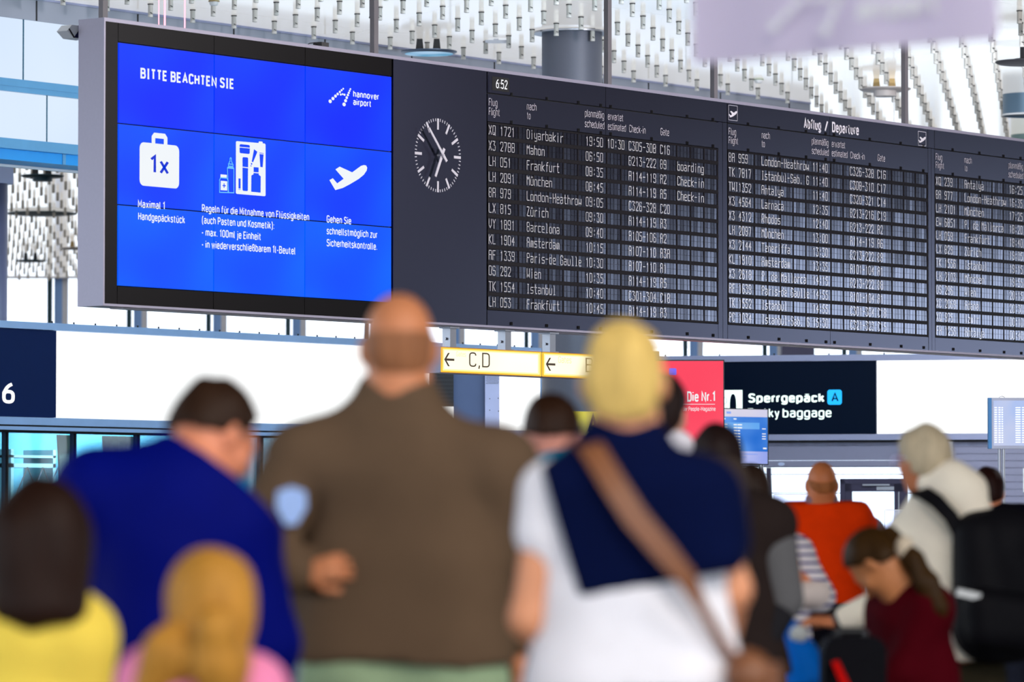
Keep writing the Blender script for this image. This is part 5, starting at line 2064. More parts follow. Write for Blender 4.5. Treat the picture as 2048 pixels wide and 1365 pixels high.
# ---- 1: tall bald man in a brown jacket, hand on hip
F = Fig('tall person with a shaved head in a brown jacket, hand on hip', 10.7, 800)
sk = mats_skin('skin_bald', SK_TAN)
hc = F.q(797, 690, 0.02); M = rotm(4, -3)
neck = F.q(797, 795)
sl, sr = F.q(600, 918), F.q(995, 938)
el, wl = F.q(520, 1100, -0.03), F.q(612, 1152, -0.10)
er, wr_ = F.q(1050, 1110, 0.02), F.q(1035, 1300, 0.10)
pel = F.q(812, 1335)
hd = hand(wl, F.q(690, 1128, -0.14), (0, 1, -0.3), 1, 0.7, 0.82)
hd2 = hand(wr_, wr_ + np.array((0, 0.03, -0.1)), (-1, 0, 0), -1, 0.4)
body(F, sk, hc, M, neck, sl, sr, el, wl, er, wr_, pel, 1.06, [hd, hd2], nr=0.068)
st = Clay()
hair_cap(st, hc, M, 1.06, 0.0015, 0.03, -0.08)
st.cut(hc + np.array((0, 0, 0.03)), (0, 0, 1))
st.build('hair_stubble', hairmat('stubble', C(150, 98, 66)), F.o, 0.007)
cj = cloth('brown_jacket_cloth', C(96, 76, 59))
cl = Clay()
torso(cl, F.q(648, 925), F.q(985, 938), pel, 0.160, 0.170, 0.195, 0.62, k=0.09)
cl.cap(F.q(630, 915), F.q(980, 930), 0.072, None, 0.06)
cl.cap(neck + np.array((0, 0, -0.03)), (sl + sr) / 2 + np.array((0, 0, -0.02)), 0.085, 0.13, 0.09)
cl.cap(neck + np.array((-0.08, 0, -0.075)), sl, 0.060, 0.080, 0.04)
cl.cap(neck + np.array((0.08, 0, -0.080)), sr, 0.058, 0.078, 0.05)
sleeve(cl, sl, el, wl, 0.082, 0.074, 0.050, 0.92, 0.012)
sleeve(cl, sr, er, wr_, 0.084, 0.072, 0.052, 0.92)
cl.cap(neck + np.array((-0.014, 0, 0.03)), neck + np.array((-0.03, 0, -0.06)), 0.079, 0.10, 0.05)
cl.cap(neck + np.array((0.014, 0, 0.03)), neck + np.array((0.03, 0, -0.06)), 0.079, 0.10, 0.05)
cl.cap(F.q(640, 980, 0.10), F.q(632, 1320, 0.10), 0.055, 0.075, 0.03)
cl.cut(F.q(800, 1328), (0, 0, -1))
cl.cut(neck + np.array((0, 0, 0.052)), (0, -0.15, 1))
cl.disp = folds(0.016, 3, 11, 3)
jk = cl.build('jacket', cj, F.o, 0.010)
pc = F.q(583, 1012, -0.115)
mb = MB()
ring = [(pc[0] + x, pc[1] + 0.05 * x, pc[2] + z) for x, z in ((-0.034, 0.034), (0.0, 0.046), (0.034, 0.034), (0.036, -0.005), (0.012, -0.046), (-0.014, -0.046), (-0.036, -0.005))]
mb.prism(ring, (0.0, 0.03, 0))
o = mb.build('sleeve_patch', mat('pale_blue_patch', C(165, 195, 255), 0.5), jk)
o['label'] = 'pale blue shield shaped patch on the left sleeve'
legs(F, pel[2] - 0.02, 0.10, cloth('pale_green_trousers', C(150, 170, 135)), pel[0], 0, 1.12, 0.02)

# ---- 2: blond person, navy sweater over the shoulders
F = Fig('person with short blond hair, navy sweater over a white t-shirt and a brown shoulder strap', 9.2, 1250)
sk = mats_skin('skin_blond', C(225, 152, 112))
hc = F.q(1248, 757, 0.01); M = rotm(-6, -4)
neck = F.q(1252, 852)
sl, sr = F.q(1105, 990), F.q(1412, 1005)
el, wl = F.q(1058, 1238, -0.03), F.q(1110, 1330, 0.20)
er, wr_ = F.q(1462, 1180, 0.02), F.q(1440, 1310, 0.16)
pel = F.q(1275, 1400)
hd = hand(wl, wl + np.array((0.03, 0.1, -0.02)), (1, 0, 0), 1, 0.5)
hd2 = hand(wr_, wr_ + np.array((-0.02, 0.1, 0.0)), (-1, 0, 0), -1, 0.5)
body(F, sk, hc, M, neck, sl, sr, el, wl, er, wr_, pel, 1.0, [hd, hd2], nr=0.048)
cl = Clay()
T = hair_cap(cl, hc, M, 1.0, 0.002, 0.055, -0.105)
cl.p = [p for p in cl.p if p[0] != 'cut']
cl.cap(T(-0.036, -0.044, -0.01), T(-0.018, -0.060, -0.085), 0.040, 0.026, 0.03)
cl.cap(T(0.036, -0.044, -0.01), T(0.018, -0.060, -0.085), 0.040, 0.026, 0.03)
cl.cut(T(0, 0.055, 0.05), M @ np.array([0, 0.78, -0.62])); cl.cut(T(0, 0, -0.066), (0, 0.25, -1))
cl.disp = folds(0.004, 5, 60, 25)
cl.build('hair', hairmat('blond_hair', C(222, 182, 104)), F.o, 0.008)
cw = cloth('white_jersey', C(238, 234, 240))
cl = Clay()
torso(cl, sl, sr, pel, 0.135, 0.140, 0.165, 0.66, k=0.08)
cl.cap(neck + np.array((0, 0, -0.05)), (sl + sr) / 2, 0.07, 0.10, 0.06)
e1, d1_ = sleeve(cl, sl, el, wl, 0.076, 0.070, 0, 0.15)
e2, d2_ = sleeve(cl, sr, er, wr_, 0.074, 0.066, 0, 0.22)
cl.cut(F.q(1250, 1385), (0, 0, -1)); cl.cut(neck + np.array((0, 0, -0.03)), (0, 0, 1))
cl.disp = folds(0.007, 9, 14, 8)
ts = cl.build('t_shirt', cw, F.o, 0.009)
cn = cloth('navy_knit', C(3, 13, 52), bump=0.5, bs=160)
# the sweater hangs over the back like a cape
cl = Clay()
yb = -0.085
cl.cap(sl + np.array((0.04, 0, -0.02)), sr + np.array((-0.03, 0, -0.03)), 0.070, None, 0.05)
cl.cap(neck + np.array((-0.015, 0, -0.04)), neck + np.array((0.015, 0, -0.04)), 0.062, None, 0.05)
cl.cap(neck + np.array((-0.04, 0, -0.05)), sl + np.array((0.03, 0, 0.0)), 0.058, 0.062, 0.05)
cl.cap(neck + np.array((0.03, 0, -0.05)), sr + np.array((-0.01, 0, -0.04)), 0.058, 0.078, 0.05)
for a, b in (((1150, 990), (1190, 1165)), ((1240, 990), (1270, 1150)), ((1330, 985), (1350, 1135)), ((1405, 1000), (1425, 1110))):
    cl.cap(F.q(*a, yb + 0.02), F.q(*b, yb), 0.085, 0.065, 0.05, (0, 1, 0), 0.75)
cl.cap(F.q(1405, 990, -0.02), F.q(1440, 1090, -0.01), 0.075, 0.065, 0.05)
a, b = F.q(1155, 1192), F.q(1470, 1146)
nn = np.array((a[2] - b[2], 0, b[0] - a[0])); cl.cut(a, -nn if nn[2] > 0 else nn)
a, b = F.q(1090, 960), F.q(1158, 1192)
nn = np.array((b[2] - a[2], 0, a[0] - b[0])); cl.cut(a, nn if nn[0] < 0 else -nn)
cl.cut(neck + np.array((0, 0, 0.055)), (0, -0.3, 1))
cl.disp = folds(0.005, 12, 12, 8)
cl.build('sweater', cn, F.o, 0.009)
legs(F, pel[2] - 0.01, 0.095, M_jeans, pel[0], 0, 1.08)
# brown shoulder bag, worn over the sweater
p = EY + FH * 9.2 + RT * F.cx
tb = thing('shoulder_bag', 'brown leather shoulder bag on a wide strap across the navy sweater', 'bag', (p[0], p[1], 0), FACE)
lea = mat('brown_leather', C(126, 76, 44), 0.45, var=0.15, bump=0.15, bs=120)
pts = [F.q(1150, 905, 0.11), F.q(1160, 880, 0.02), F.q(1185, 900, -0.115), F.q(1225, 965, -0.165), F.q(1270, 1035, -0.178), F.q(1325, 1100, -0.178), F.q(1375, 1160, -0.170), F.q(1400, 1210, -0.15), F.q(1435, 1270, -0.12), F.q(1462, 1315, -0.09)]
ny = [(-0.3, 0.5, 0.8), (-0.3, -0.1, 0.9), (0, -0.8, 0.5)] + [(0, -1, 0.1)] * 7
band(F, 'strap', lea, pts, [0.05, 0.05, 0.05, 0.05, 0.05, 0.048, 0.040, 0.024, 0.02, 0.02], 0.012, ny, tb)
cl = Clay()
cc = F.q(1492, 1415, -0.02)
cl.cap(cc + np.array((0, -0.09, 0.07)), cc + np.array((0, 0.09, 0.07)), 0.05, None, 0.04)
cl.cap(cc + np.array((0, -0.11, -0.08)), cc + np.array((0, 0.11, -0.08)), 0.058, None, 0.08)
cl.build('bag_body', lea, tb, 0.010)
MB().box(cc[0] + 0.045, cc[0] + 0.068, -0.09, 0.05, cc[2] - 0.06, cc[2] + 0.09).build('flap', lea, tb)

# ---- 3: man in a blue jacket, head bowed to the right
F = Fig('person with dark brown hair in a royal blue jacket, head bowed to the right', 9.9, 375)
sk = mats_skin('skin_blue', C(226, 140, 104))
hc = F.q(430, 868, 0.05); M = rotm(-52, -30, -4)
neck = F.q(385, 950, -0.01)
sl, sr = F.q(195, 990, 0.0), F.q(468, 1045, 0.0)
el, wl = F.q(215, 1260, 0.05), F.q(330, 1300, 0.26)
er, wr_ = F.q(540, 1290, 0.02), F.q(545, 1420, 0.2)
pel = F.q(390, 1460)
hd = hand(wl, wl + np.array((0.1, 0.06, 0)), (0, 0, 1), 1, 0.6)
hd2 = hand(wr_, wr_ + np.array((-0.02, 0.1, -0.02)), (-1, 0, 0), -1, 0.6)
body(F, sk, hc, M, neck, sl, sr, el, wl, er, wr_, pel, 1.0, [hd, hd2], nr=0.060)
cl = Clay()
T = hair_cap(cl, hc, M, 1.0, 0.008, 0.058, -0.012)
cl.disp = folds(0.003, 2, 70, 30)
cl.build('hair', hairmat('dark_brown_hair', C(44, 25, 13)), F.o, 0.008)
cb = cloth('royal_blue_cloth', C(0, 9, 104), bump=0.15, rough=0.7)
cl = Clay()
torso(cl, sl, sr, pel, 0.150, 0.150, 0.165, 0.68, k=0.09)
cl.cap(sl, sr, 0.088, None, 0.08)
cl.cap(neck + np.array((0, -0.01, 0.0)), (sl + sr) / 2 + np.array((0, 0, -0.05)), 0.085, 0.13, 0.10)
cl.cap(neck + np.array((-0.05, -0.01, -0.02)), sl, 0.08, 0.085, 0.08)
cl.cap(neck + np.array((0.05, -0.01, -0.05)), sr, 0.075, 0.085, 0.08)
sleeve(cl, sl, el, wl, 0.090, 0.074, 0.055, 0.94)
sleeve(cl, sr, er, wr_, 0.088, 0.074, 0.055, 0.94)
cl.cut(F.q(390, 1440), (0, 0, -1))
cl.cut(neck + np.array((0, 0, 0.035)), (0.75, 0.3, 1))
cl.disp = folds(0.014, 21, 10, 4)
jk = cl.build('jacket', cb, F.o, 0.010)
cl = Clay()
cl.cap(neck + np.array((-0.03, -0.012, 0.025)), neck + np.array((0.02, 0.01, 0.015)), 0.078, None, 0.03)
cl.cut(neck + np.array((0, 0, 0.045)), (0.75, 0.3, 1)); cl.cut(neck + np.array((0, 0, -0.05)), (0, 0, -1))
cl.build('collar', cb, jk, 0.008)
legs(F, pel[2] - 0.02, 0.10, M_jeans, pel[0], 0, 1.1)
p = F.q(487, 880, 0.13)
# glasses on the bowed face
mb = MB()
for sx in (-1, 1):
    c_ = T(sx * 0.033, 0.108, 0.0)
    ring = [c_ + M @ np.array((0.022 * math.cos(a), 0, 0.017 * math.sin(a))) for a in np.linspace(0, 2 * math.pi, 13)]
    mb.path(ring, 0.0022, 6)
    mb.path([T(sx * 0.055, 0.105, 0.006), T(sx * 0.085, 0.04, 0.006), T(sx * 0.088, -0.01, 0.0)], 0.0022, 6)
mb.path([T(-0.012, 0.11, 0.003), T(0.012, 0.11, 0.003)], 0.0022, 6)
p0 = EY + FH * 9.9 + RT * F.cx
o = mb.build('glasses', M_steel, None, False, (p0[0], p0[1], 0), FACE)
tag(o, 'thin glasses on the bowed face above the blue jacket', 'glasses')

# ---- 4: blond child with a ponytail, pink top
F = Fig('child with a blond ponytail and a pink top in front of the blue jacket', 8.6, 415)
sk = mats_skin('skin_child', C(230, 165, 130))
hc = F.q(422, 1222, 0.0); M = rotm(8, -6)
neck = F.q(415, 1318)
sl, sr = F.q(312, 1375), F.q(505, 1385)
el, wl = F.q(285, 1560, 0.0), F.q(310, 1680, 0.10)
er, wr_ = F.q(530, 1570, 0.0), F.q(505, 1690, 0.10)
pel = F.q(410, 1720)
hd = hand(wl, wl + np.array((0, 0.03, -0.1)), (1, 0, 0), 1, 0.4, 0.8)
hd2 = hand(wr_, wr_ + np.array((0, 0.03, -0.1)), (-1, 0, 0), -1, 0.4, 0.8)
body(F, sk, hc, M, neck, sl, sr, el, wl, er, wr_, pel, 0.93, [hd, hd2], nr=0.048, rr=0.8)
cl = Clay()
T = hair_cap(cl, hc, M, 0.93, 0.014, 0.070, -0.095)
cl.disp = folds(0.003, 2, 60, 25)
hm = hairmat('golden_hair', C(184, 128, 50))
hr = cl.build('hair', hm, F.o, 0.008)
cl = Clay()
cl.chain([T(0.0, -0.115, -0.02), T(0.0, -0.150, -0.05), F.q(432, 1330, -0.13), F.q(440, 1400, -0.12)], [0.030, 0.040, 0.045, 0.030], 0.02)
cl.chain([T(-0.06, -0.05, -0.06), F.q(345, 1310, -0.07), F.q(310, 1370, -0.06)], [0.035, 0.055, 0.045], 0.03)
cl.chain([T(0.05, -0.06, -0.06), F.q(455, 1330, -0.08), F.q(462, 1390, -0.07)], [0.03, 0.04, 0.03], 0.03)
cl.disp = folds(0.004, 4, 50, 14)
cl.build('ponytail', hm, hr, 0.008)
cl = Clay()
torso(cl, sl, sr, pel, 0.105, 0.11, 0.12, 0.68, k=0.07)
cl.cap(sl, sr, 0.066, None, 0.06)
cl.cap(neck + np.array((0, 0, -0.05)), (sl + sr) / 2, 0.06, 0.09, 0.06)
sleeve(cl, sl, el, wl, 0.062, 0.056, 0.045, 0.92)
sleeve(cl, sr, er, wr_, 0.062, 0.056, 0.045, 0.92)
cl.cut(F.q(410, 1690), (0, 0, -1))
cl.disp = folds(0.006, 33, 14, 8)
cl.build('top', cloth('pink_jersey', C(238, 138, 178)), F.o, 0.010)
legs(F, pel[2] - 0.01, 0.07, M_jeans, pel[0], 0, 0.85)

# ---- 5: long dark hair, yellow top
F = Fig('person with long dark brown hair and a yellow top at the lower left corner', 9.0, 78)
sk = mats_skin('skin_girl', SK_PALE)
hc = F.q(80, 1080, 0.0); M = rotm(10, -4)
neck = F.q(75, 1180)
sl, sr = F.q(-62, 1255), F.q(150, 1275)
el, wl = F.q(-95, 1500, 0.0), F.q(-70, 1640, 0.12)
er, wr_ = F.q(170, 1520, 0.0), F.q(150, 1650, 0.12)
pel = F.q(55, 1640)
hd = hand(wl, wl + np.array((0, 0.03, -0.1)), (1, 0, 0), 1, 0.4, 0.9)
hd2 = hand(wr_, wr_ + np.array((0, 0.03, -0.1)), (-1, 0, 0), -1, 0.4, 0.9)
body(F, sk, hc, M, neck, sl, sr, el, wl, er, wr_, pel, 0.97, [hd, hd2], nr=0.05, rr=0.88)
cl = Clay()
T = hair_cap(cl, hc, M, 0.97, 0.016, 0.06, -0.2)
cl.p = [p for p in cl.p if p[0] != 'cut']
cl.cap(T(-0.045, -0.035, 0.0), F.q(28, 1215, -0.075), 0.062, 0.045, 0.05)
cl.cap(T(0.0, -0.045, 0.0), F.q(85, 1215, -0.085), 0.066, 0.05, 0.05)
cl.cap(T(0.045, -0.03, 0.0), F.q(140, 1225, -0.055), 0.058, 0.042, 0.05)
cl.cut(T(0, 0.062, 0.055), M @ np.array([0, 0.85, -0.5]))
cl.cut(F.q(80, 1262), (0.25, 0.0, -1))
cl.disp = folds(0.005, 6, 60, 8)
cl.build('hair', hairmat('long_dark_hair', C(34, 16, 8)), F.o, 0.009)
cl = Clay()
torso(cl, sl, sr, pel, 0.118, 0.118, 0.13, 0.68, k=0.07)
cl.cap(sl, sr, 0.074, None, 0.06)
cl.cap(neck + np.array((0, 0, -0.03)), (sl + sr) / 2, 0.07, 0.10, 0.06)
cl.cap(neck + np.array((0.03, 0, -0.04)), sr, 0.065, 0.074, 0.06)
cl.cap(neck + np.array((-0.03, 0, -0.04)), sl, 0.065, 0.074, 0.06)
sleeve(cl, sl, el, wl, 0.072, 0.062, 0.048, 0.92)
sleeve(cl, sr, er, wr_, 0.072, 0.062, 0.048, 0.92)
cl.cut(F.q(60, 1600), (0, 0, -1))
cl.disp = folds(0.008, 17, 14, 9)
cl.build('top', cloth('yellow_jersey', C(248, 214, 88)), F.o, 0.010)
legs(F, pel[2] - 0.01, 0.085, M_jeans, pel[0], 0, 0.95)

# ---- 6: dark-haired head between the brown jacket and the blond person
F = Fig('person with short dark hair and teal collar, between brown jacket and blond hair', 13.0, 1108)
sk = mats_skin('skin_mid', C(226, 150, 130))
hc = F.q(1105, 872, 0.0); M = rotm(-14, -8)
neck = F.q(1108, 950)
sl, sr = F.q(985, 1010), F.q(1235, 1010)
el, wl = F.q(965, 1200, 0.02), F.q(985, 1330, 0.15)
er, wr_ = F.q(1255, 1200, 0.02), F.q(1235, 1330, 0.15)
pel = F.q(1110, 1380)
hd = hand(wl, wl + np.array((0, 0.05, -0.1)), (1, 0, 0), 1, 0.4)
hd2 = hand(wr_, wr_ + np.array((0, 0.05, -0.1)), (-1, 0, 0), -1, 0.4)
body(F, sk, hc, M, neck, sl, sr, el, wl, er, wr_, pel, 0.97, [hd, hd2])
cl = Clay()
hair_cap(cl, hc, M, 0.97, 0.010, 0.055, 0.012)
cl.disp = folds(0.003, 2, 60, 25)
cl.build('hair', hairmat('brown_crop', C(48, 26, 13)), F.o, 0.008)
cl = Clay()
torso(cl, sl, sr, pel, 0.140, 0.14, 0.15, 0.68, k=0.08)
cl.cap(sl, sr, 0.08, None, 0.08)
cl.cap(neck + np.array((0, 0, -0.03)), (sl + sr) / 2, 0.075, 0.12, 0.08)
sleeve(cl, sl, el, wl, 0.08, 0.066, 0.05, 0.94)
sleeve(cl, sr, er, wr_, 0.08, 0.066, 0.05, 0.94)
cl.cut(F.q(1110, 1360), (0, 0, -1))
cl.disp = folds(0.007, 41, 14, 9)
jk = cl.build('jacket', cloth('black_cloth', C(20, 18, 26)), F.o, 0.012)
cl = Clay()
cl.cap(neck + np.array((0.0, -0.03, 0.025)), neck + np.array((0.05, -0.02, 0.02)), 0.072, None, 0.04)
cl.cut(neck + np.array((0, 0, -0.03)), (0, 0, -1)); cl.cut(neck + np.array((0, 0, 0.075)), (-0.2, 0, 1))
cl.build('collar', cloth('teal_cloth', C(20, 120, 150)), jk, 0.008)
legs(F, pel[2] - 0.01, 0.095, M_jeans, pel[0])

# ---- 7: dark hair, white collar, right of the blond head
F = Fig('person with dark hair and a white collar, half hidden behind the blond head', 14.3, 1335)
sk = mats_skin('skin_seven', SK_PALE)
hc = F.q(1322, 822, 0.0); M = rotm(-25, -4)
neck = F.q(1335, 905)
sl, sr = F.q(1215, 965), F.q(1445, 965)
el, wl = F.q(1195, 1160, 0.02), F.q(1215, 1290, 0.15)
er, wr_ = F.q(1462, 1160, 0.02), F.q(1445, 1290, 0.15)
pel = F.q(1335, 1345)
hd = hand(wl, wl + np.array((0, 0.05, -0.1)), (1, 0, 0), 1, 0.4)
hd2 = hand(wr_, wr_ + np.array((0, 0.05, -0.1)), (-1, 0, 0), -1, 0.4)
body(F, sk, hc, M, neck, sl, sr, el, wl, er, wr_, pel, 0.97, [hd, hd2])
cl = Clay()
hair_cap(cl, hc, M, 0.97, 0.012, 0.06, -0.105)
cl.disp = folds(0.003, 2, 60, 25)
cl.build('hair', hairmat('black_brown_hair', C(34, 19, 16)), F.o, 0.008)
cl = Clay()
torso(cl, sl, sr, pel, 0.130, 0.13, 0.14, 0.68, k=0.08)
cl.cap(sl, sr, 0.075, None, 0.08)
cl.cap(neck + np.array((0, 0, -0.03)), (sl + sr) / 2, 0.07, 0.12, 0.08)
sleeve(cl, sl, el, wl, 0.075, 0.06, 0.05, 0.94)
sleeve(cl, sr, er, wr_, 0.075, 0.06, 0.05, 0.94)
cl.cut(F.q(1335, 1330), (0, 0, -1))
jk = cl.build('jacket', cloth('umber_cloth', C(70, 58, 52)), F.o, 0.013)
cl = Clay()
cl.cap(neck + np.array((-0.03, -0.03, 0.02)), neck + np.array((0.035, -0.045, 0.022)), 0.060, 0.048, 0.04)
cl.cut(neck + np.array((0, 0, -0.035)), (0, 0, -1))
cl.build('collar', cloth('white_cloth', C(235, 228, 235)), jk, 0.008)
legs(F, pel[2] - 0.01, 0.095, M_jeans, pel[0])

# ---- 8: dark-haired person in a dark grey-brown jacket
F = Fig('person with black hair in a dark brown jacket with a grey right sleeve', 15.0, 1450)
sk = mats_skin('skin_eight', C(210, 140, 110))
hc = F.q(1432, 922, 0.0); M = rotm(12, -6)
neck = F.q(1438, 992)
sl, sr = F.q(1338, 1045), F.q(1540, 1048)
el, wl = F.q(1318, 1210, 0.02), F.q(1335, 1320, 0.12)
er, wr_ = F.q(1562, 1200, 0.0), F.q(1520, 1305, -0.05)
pel = F.q(1450, 1350)
hd = hand(wl, wl + np.array((0, 0.05, -0.1)), (1, 0, 0), 1, 0.4)
hd2 = hand(wr_, wr_ + np.array((-0.04, -0.02, -0.1)), (-0.4, 0.9, 0), -1, 0.5)
body(F, sk, hc, M, neck, sl, sr, el, wl, er, wr_, pel, 0.97, [hd, hd2])
cl = Clay()
hair_cap(cl, hc, M, 0.97, 0.012, 0.062, -0.10)
cl.disp = folds(0.003, 2, 60, 25)
cl.build('hair', hairmat('black_hair', C(34, 20, 18)), F.o, 0.008)
cl = Clay()
torso(cl, sl, sr, pel, 0.138, 0.135, 0.15, 0.68, k=0.08)
cl.cap(sl, sr, 0.08, None, 0.08)
cl.cap(neck + np.array((0, 0, -0.01)), (sl + sr) / 2, 0.072, 0.12, 0.08)
cl.cap(neck + np.array((0.02, 0, -0.03)), sr, 0.07, 0.08, 0.06)
sleeve(cl, sl, el, wl, 0.08, 0.066, 0.05, 0.94)
cl.cut(F.q(1450, 1345), (0, 0, -1))
cl.disp = folds(0.007, 43, 14, 9)
jk = cl.build('jacket', cloth('dark_umber_cloth', C(46, 36, 34)), F.o, 0.012)
cl = Clay()
sleeve(cl, sr + np.array((0.0, 0, 0.0)), er, wr_, 0.084, 0.074, 0.058, 0.50)
cl.disp = folds(0.006, 44, 14, 9)
sv = cl.build('sleeve', cloth('mid_grey_cloth', C(104, 102, 104)), jk, 0.011)
sv['label'] = 'grey right sleeve'
cl = Clay()
cl.cap(er, er * 0.2 + wr_ * 0.8, 0.068, 0.05, 0.03)
cl.build('cuff', cloth('charcoal_cloth', C(40, 38, 42)), jk, 0.011)
legs(F, pel[2] - 0.01, 0.095, cloth('umber_trousers', C(46, 36, 34)), pel[0])
cl = Clay()
c_ = F.q(1512, 1352, -0.09)
p0 = EY + FH * 15.0 + RT * F.cx
mb = MB().bbox(c_[0] - 0.030, c_[0] + 0.030, c_[1] - 0.004, c_[1] + 0.004, c_[2] - 0.08, c_[2] + 0.06, 0.002)
mb.box(c_[0] - 0.022, c_[0] + 0.022, c_[1] - 0.006, c_[1] - 0.004, c_[2] - 0.06, c_[2] + 0.04)
o = mb.build('boarding_pass', M_white, None, False, (p0[0], p0[1], 0), FACE)
tag(o, 'white folded paper held in the hand below the brown jacket', 'paper')

# ---- 9: orange polo shirt
F = Fig('person with a shaved head in a bright orange polo shirt, far down the queue', 24.0, 1645)
sk = mats_skin('skin_orange', C(196, 112, 66))
hc = F.q(1643, 968, 0.0); M = rotm(4, -4)
neck = F.q(1643, 1008)
sl, sr = F.q(1590, 1036), F.q(1708, 1036)
el, wl = F.q(1572, 1115, 0.02), F.q(1580, 1170, 0.2)
er, wr_ = F.q(1748, 1068, 0.10), F.q(1805, 1085, 0.25)
pel = F.q(1645, 1222)
hd = hand(wl, wl + np.array((0, 0.1, -0.05)), (1, 0, 0), 1, 0.4)
hd2 = hand(wr_, wr_ + np.array((0.1, 0.05, 0.0)), (0, 0, -1), -1, 0.3)
body(F, sk, hc, M, neck, sl, sr, el, wl, er, wr_, pel, 1.02, [hd, hd2], nr=0.068, rr=1.1)
cl = Clay()
hair_cap(cl, hc, M, 1.02, 0.003, 0.0, -0.045)
cl.cut(hc + np.array((0, 0, 0.035)), (0, -0.3, 1))
cl.build('hair', hairmat('brown_fringe', C(156, 92, 50)), F.o, 0.008)
co = cloth('orange_pique', C(240, 58, 2))
cl = Clay()
torso(cl, sl, sr, pel, 0.150, 0.155, 0.155, 0.72, k=0.09)
cl.cap(sl, sr, 0.084, None, 0.08)
cl.cap(neck, (sl + sr) / 2, 0.078, 0.12, 0.09)
cl.cap(neck + np.array((0.04, 0, -0.035)), sr, 0.065, 0.084, 0.06)
cl.cap(neck + np.array((-0.04, 0, -0.035)), sl, 0.065, 0.084, 0.06)
sleeve(cl, sl, el, wl, 0.086, 0.08, 0, 0.40)
sleeve(cl, sr, er, wr_, 0.086, 0.074, 0, 0.40)
cl.cut(F.q(1645, 1206), (0, 0, -1)); cl.cut(neck + np.array((0, 0, 0.01)), (0, -0.1, 1))
cl.disp = folds(0.006, 47, 14, 9)
sh = cl.build('polo_shirt', co, F.o, 0.011)
cgm = cloth('grey_rib', C(140, 112, 120))
cl = Clay()
cl.cap(neck + np.array((-0.014, 0, 0.015)), neck + np.array((0.014, 0, 0.015)), 0.076, None, 0.03)
cl.cut(neck + np.array((0, 0, 0.048)), (0, -0.2, 1)); cl.cut(neck + np.array((0, 0, -0.005)), (0, 0, -1))
cl.build('collar', cgm, sh, 0.008)['label'] = 'grey ribbed collar'
cl = Clay()
a = sr + (er - sr) * 0.78
cl.cap(a, sr + (er - sr) * 0.86, 0.077, None, 0.02)
cl.build('cuff', cgm, sh, 0.008)['label'] = 'grey ribbed cuff'
legs(F, pel[2] - 0.01, 0.10, cloth('black_trousers', C(18, 16, 24)), pel[0], 0, 1.2)

# ---- 10: grey-haired man in a cream hoodie with a black rucksack
F = Fig('person with grey hair in a cream hooded sweatshirt, looking left', 16.4, 1880)
sk = mats_skin('skin_hoodie', C(196, 118, 78))
hc = F.q(1846, 918, 0.0); M = rotm(42, -6)
neck = F.q(1868, 1000, 0.0)
sl, sr = F.q(1818, 1085, 0.06), F.q(1968, 1075, -0.05)
el, wl = F.q(1790, 1195, 0.12), F.q(1690, 1238, 0.20)
er, wr_ = F.q(1958, 1200, 0.22), F.q(1880, 1262, 0.42)
pel = F.q(1895, 1345)
wl2 = F.q(1675, 1246, 0.20)
hd = hand(wl2, F.q(1625, 1240, 0.22), (0, 0.3, -1), 1, 0.5)
hd2 = hand(wr_, wr_ + np.array((0, 0.06, -0.1)), (-1, 0, 0), -1, 0.4)
body(F, sk, hc, M, neck, sl, sr, el, wl2, er, wr_, pel, 0.98, [hd, hd2], nr=0.06)
cl = Clay()
T = hair_cap(cl, hc, M, 0.98, 0.013, 0.068, -0.078)
cl.disp = folds(0.004, 2, 60, 25)
cl.build('hair', hairmat('grey_hair', C(188, 170, 142)), F.o, 0.008)
ch = cloth('cream_fleece', C(246, 230, 210), bs=140)
cl = Clay()
torso(cl, sl, sr, pel, 0.150, 0.150, 0.155, 0.78, (0.5, 0.85, 0), 0.09)
cl.cap(sl, sr, 0.088, None, 0.08)
cl.cap(neck + np.array((0, 0, -0.03)), (sl + sr) / 2, 0.09, 0.13, 0.08)
cl.cap(neck + np.array((-0.03, 0, -0.04)), sl, 0.075, 0.09, 0.06)
sleeve(cl, sl, el, wl, 0.090, 0.080, 0.052, 0.98)
sleeve(cl, sr, er, wr_, 0.088, 0.072, 0.05, 0.95)
cl.cut(F.q(1890, 1320), (0, 0, -1))
cl.disp = folds(0.009, 51, 14, 8)
hs = cl.build('hooded_sweatshirt', ch, F.o, 0.011)
cl = Clay()
cl.chain([F.q(1862, 968, -0.05), F.q(1904, 962, -0.08), F.q(1938, 982, -0.10), F.q(1955, 1030, -0.13), F.q(1955, 1068, -0.15)], [0.055, 0.066, 0.066, 0.054, 0.028], 0.04)
cl.chain([F.q(1858, 990, 0.03), F.q(1895, 985, 0.06), F.q(1925, 1000, 0.02)], [0.05, 0.06, 0.06], 0.04)
cl.cap(F.q(1905, 1000, -0.09), F.q(1935, 1035, -0.12), 0.055, None, 0.05)
cl.disp = folds(0.006, 52, 16, 12)
cl.build('hood', ch, hs, 0.010)
legs(F, pel[2] - 0.01, 0.095, cloth('olive_trousers', C(44, 38, 26)), pel[0], 0, 1.05, toe=(-0.6, 0.8))
p0 = EY + FH * 16.4 + RT * F.cx
rk = thing('rucksack', 'black rucksack on the back of the cream hooded sweatshirt', 'rucksack', (p0[0], p0[1], 0), FACE)
M_rk = cloth('black_nylon', C(16, 15, 19), rough=0.6)
cl = Clay()
for (a, b, r0, r1) in (((1955, 1075, -0.19), (1975, 1250, -0.20), 0.10, 0.14), ((2015, 1070, -0.13), (2030, 1250, -0.13), 0.10, 0.14), ((1990, 1066, -0.15), (2012, 1080, -0.15), 0.07, 0.09)):
    cl.cap(F.q(*a), F.q(*b), r0, r1, 0.06)
cl.disp = folds(0.006, 53, 14, 9)
cl.build('pack', M_rk, rk, 0.012)
cl = Clay()
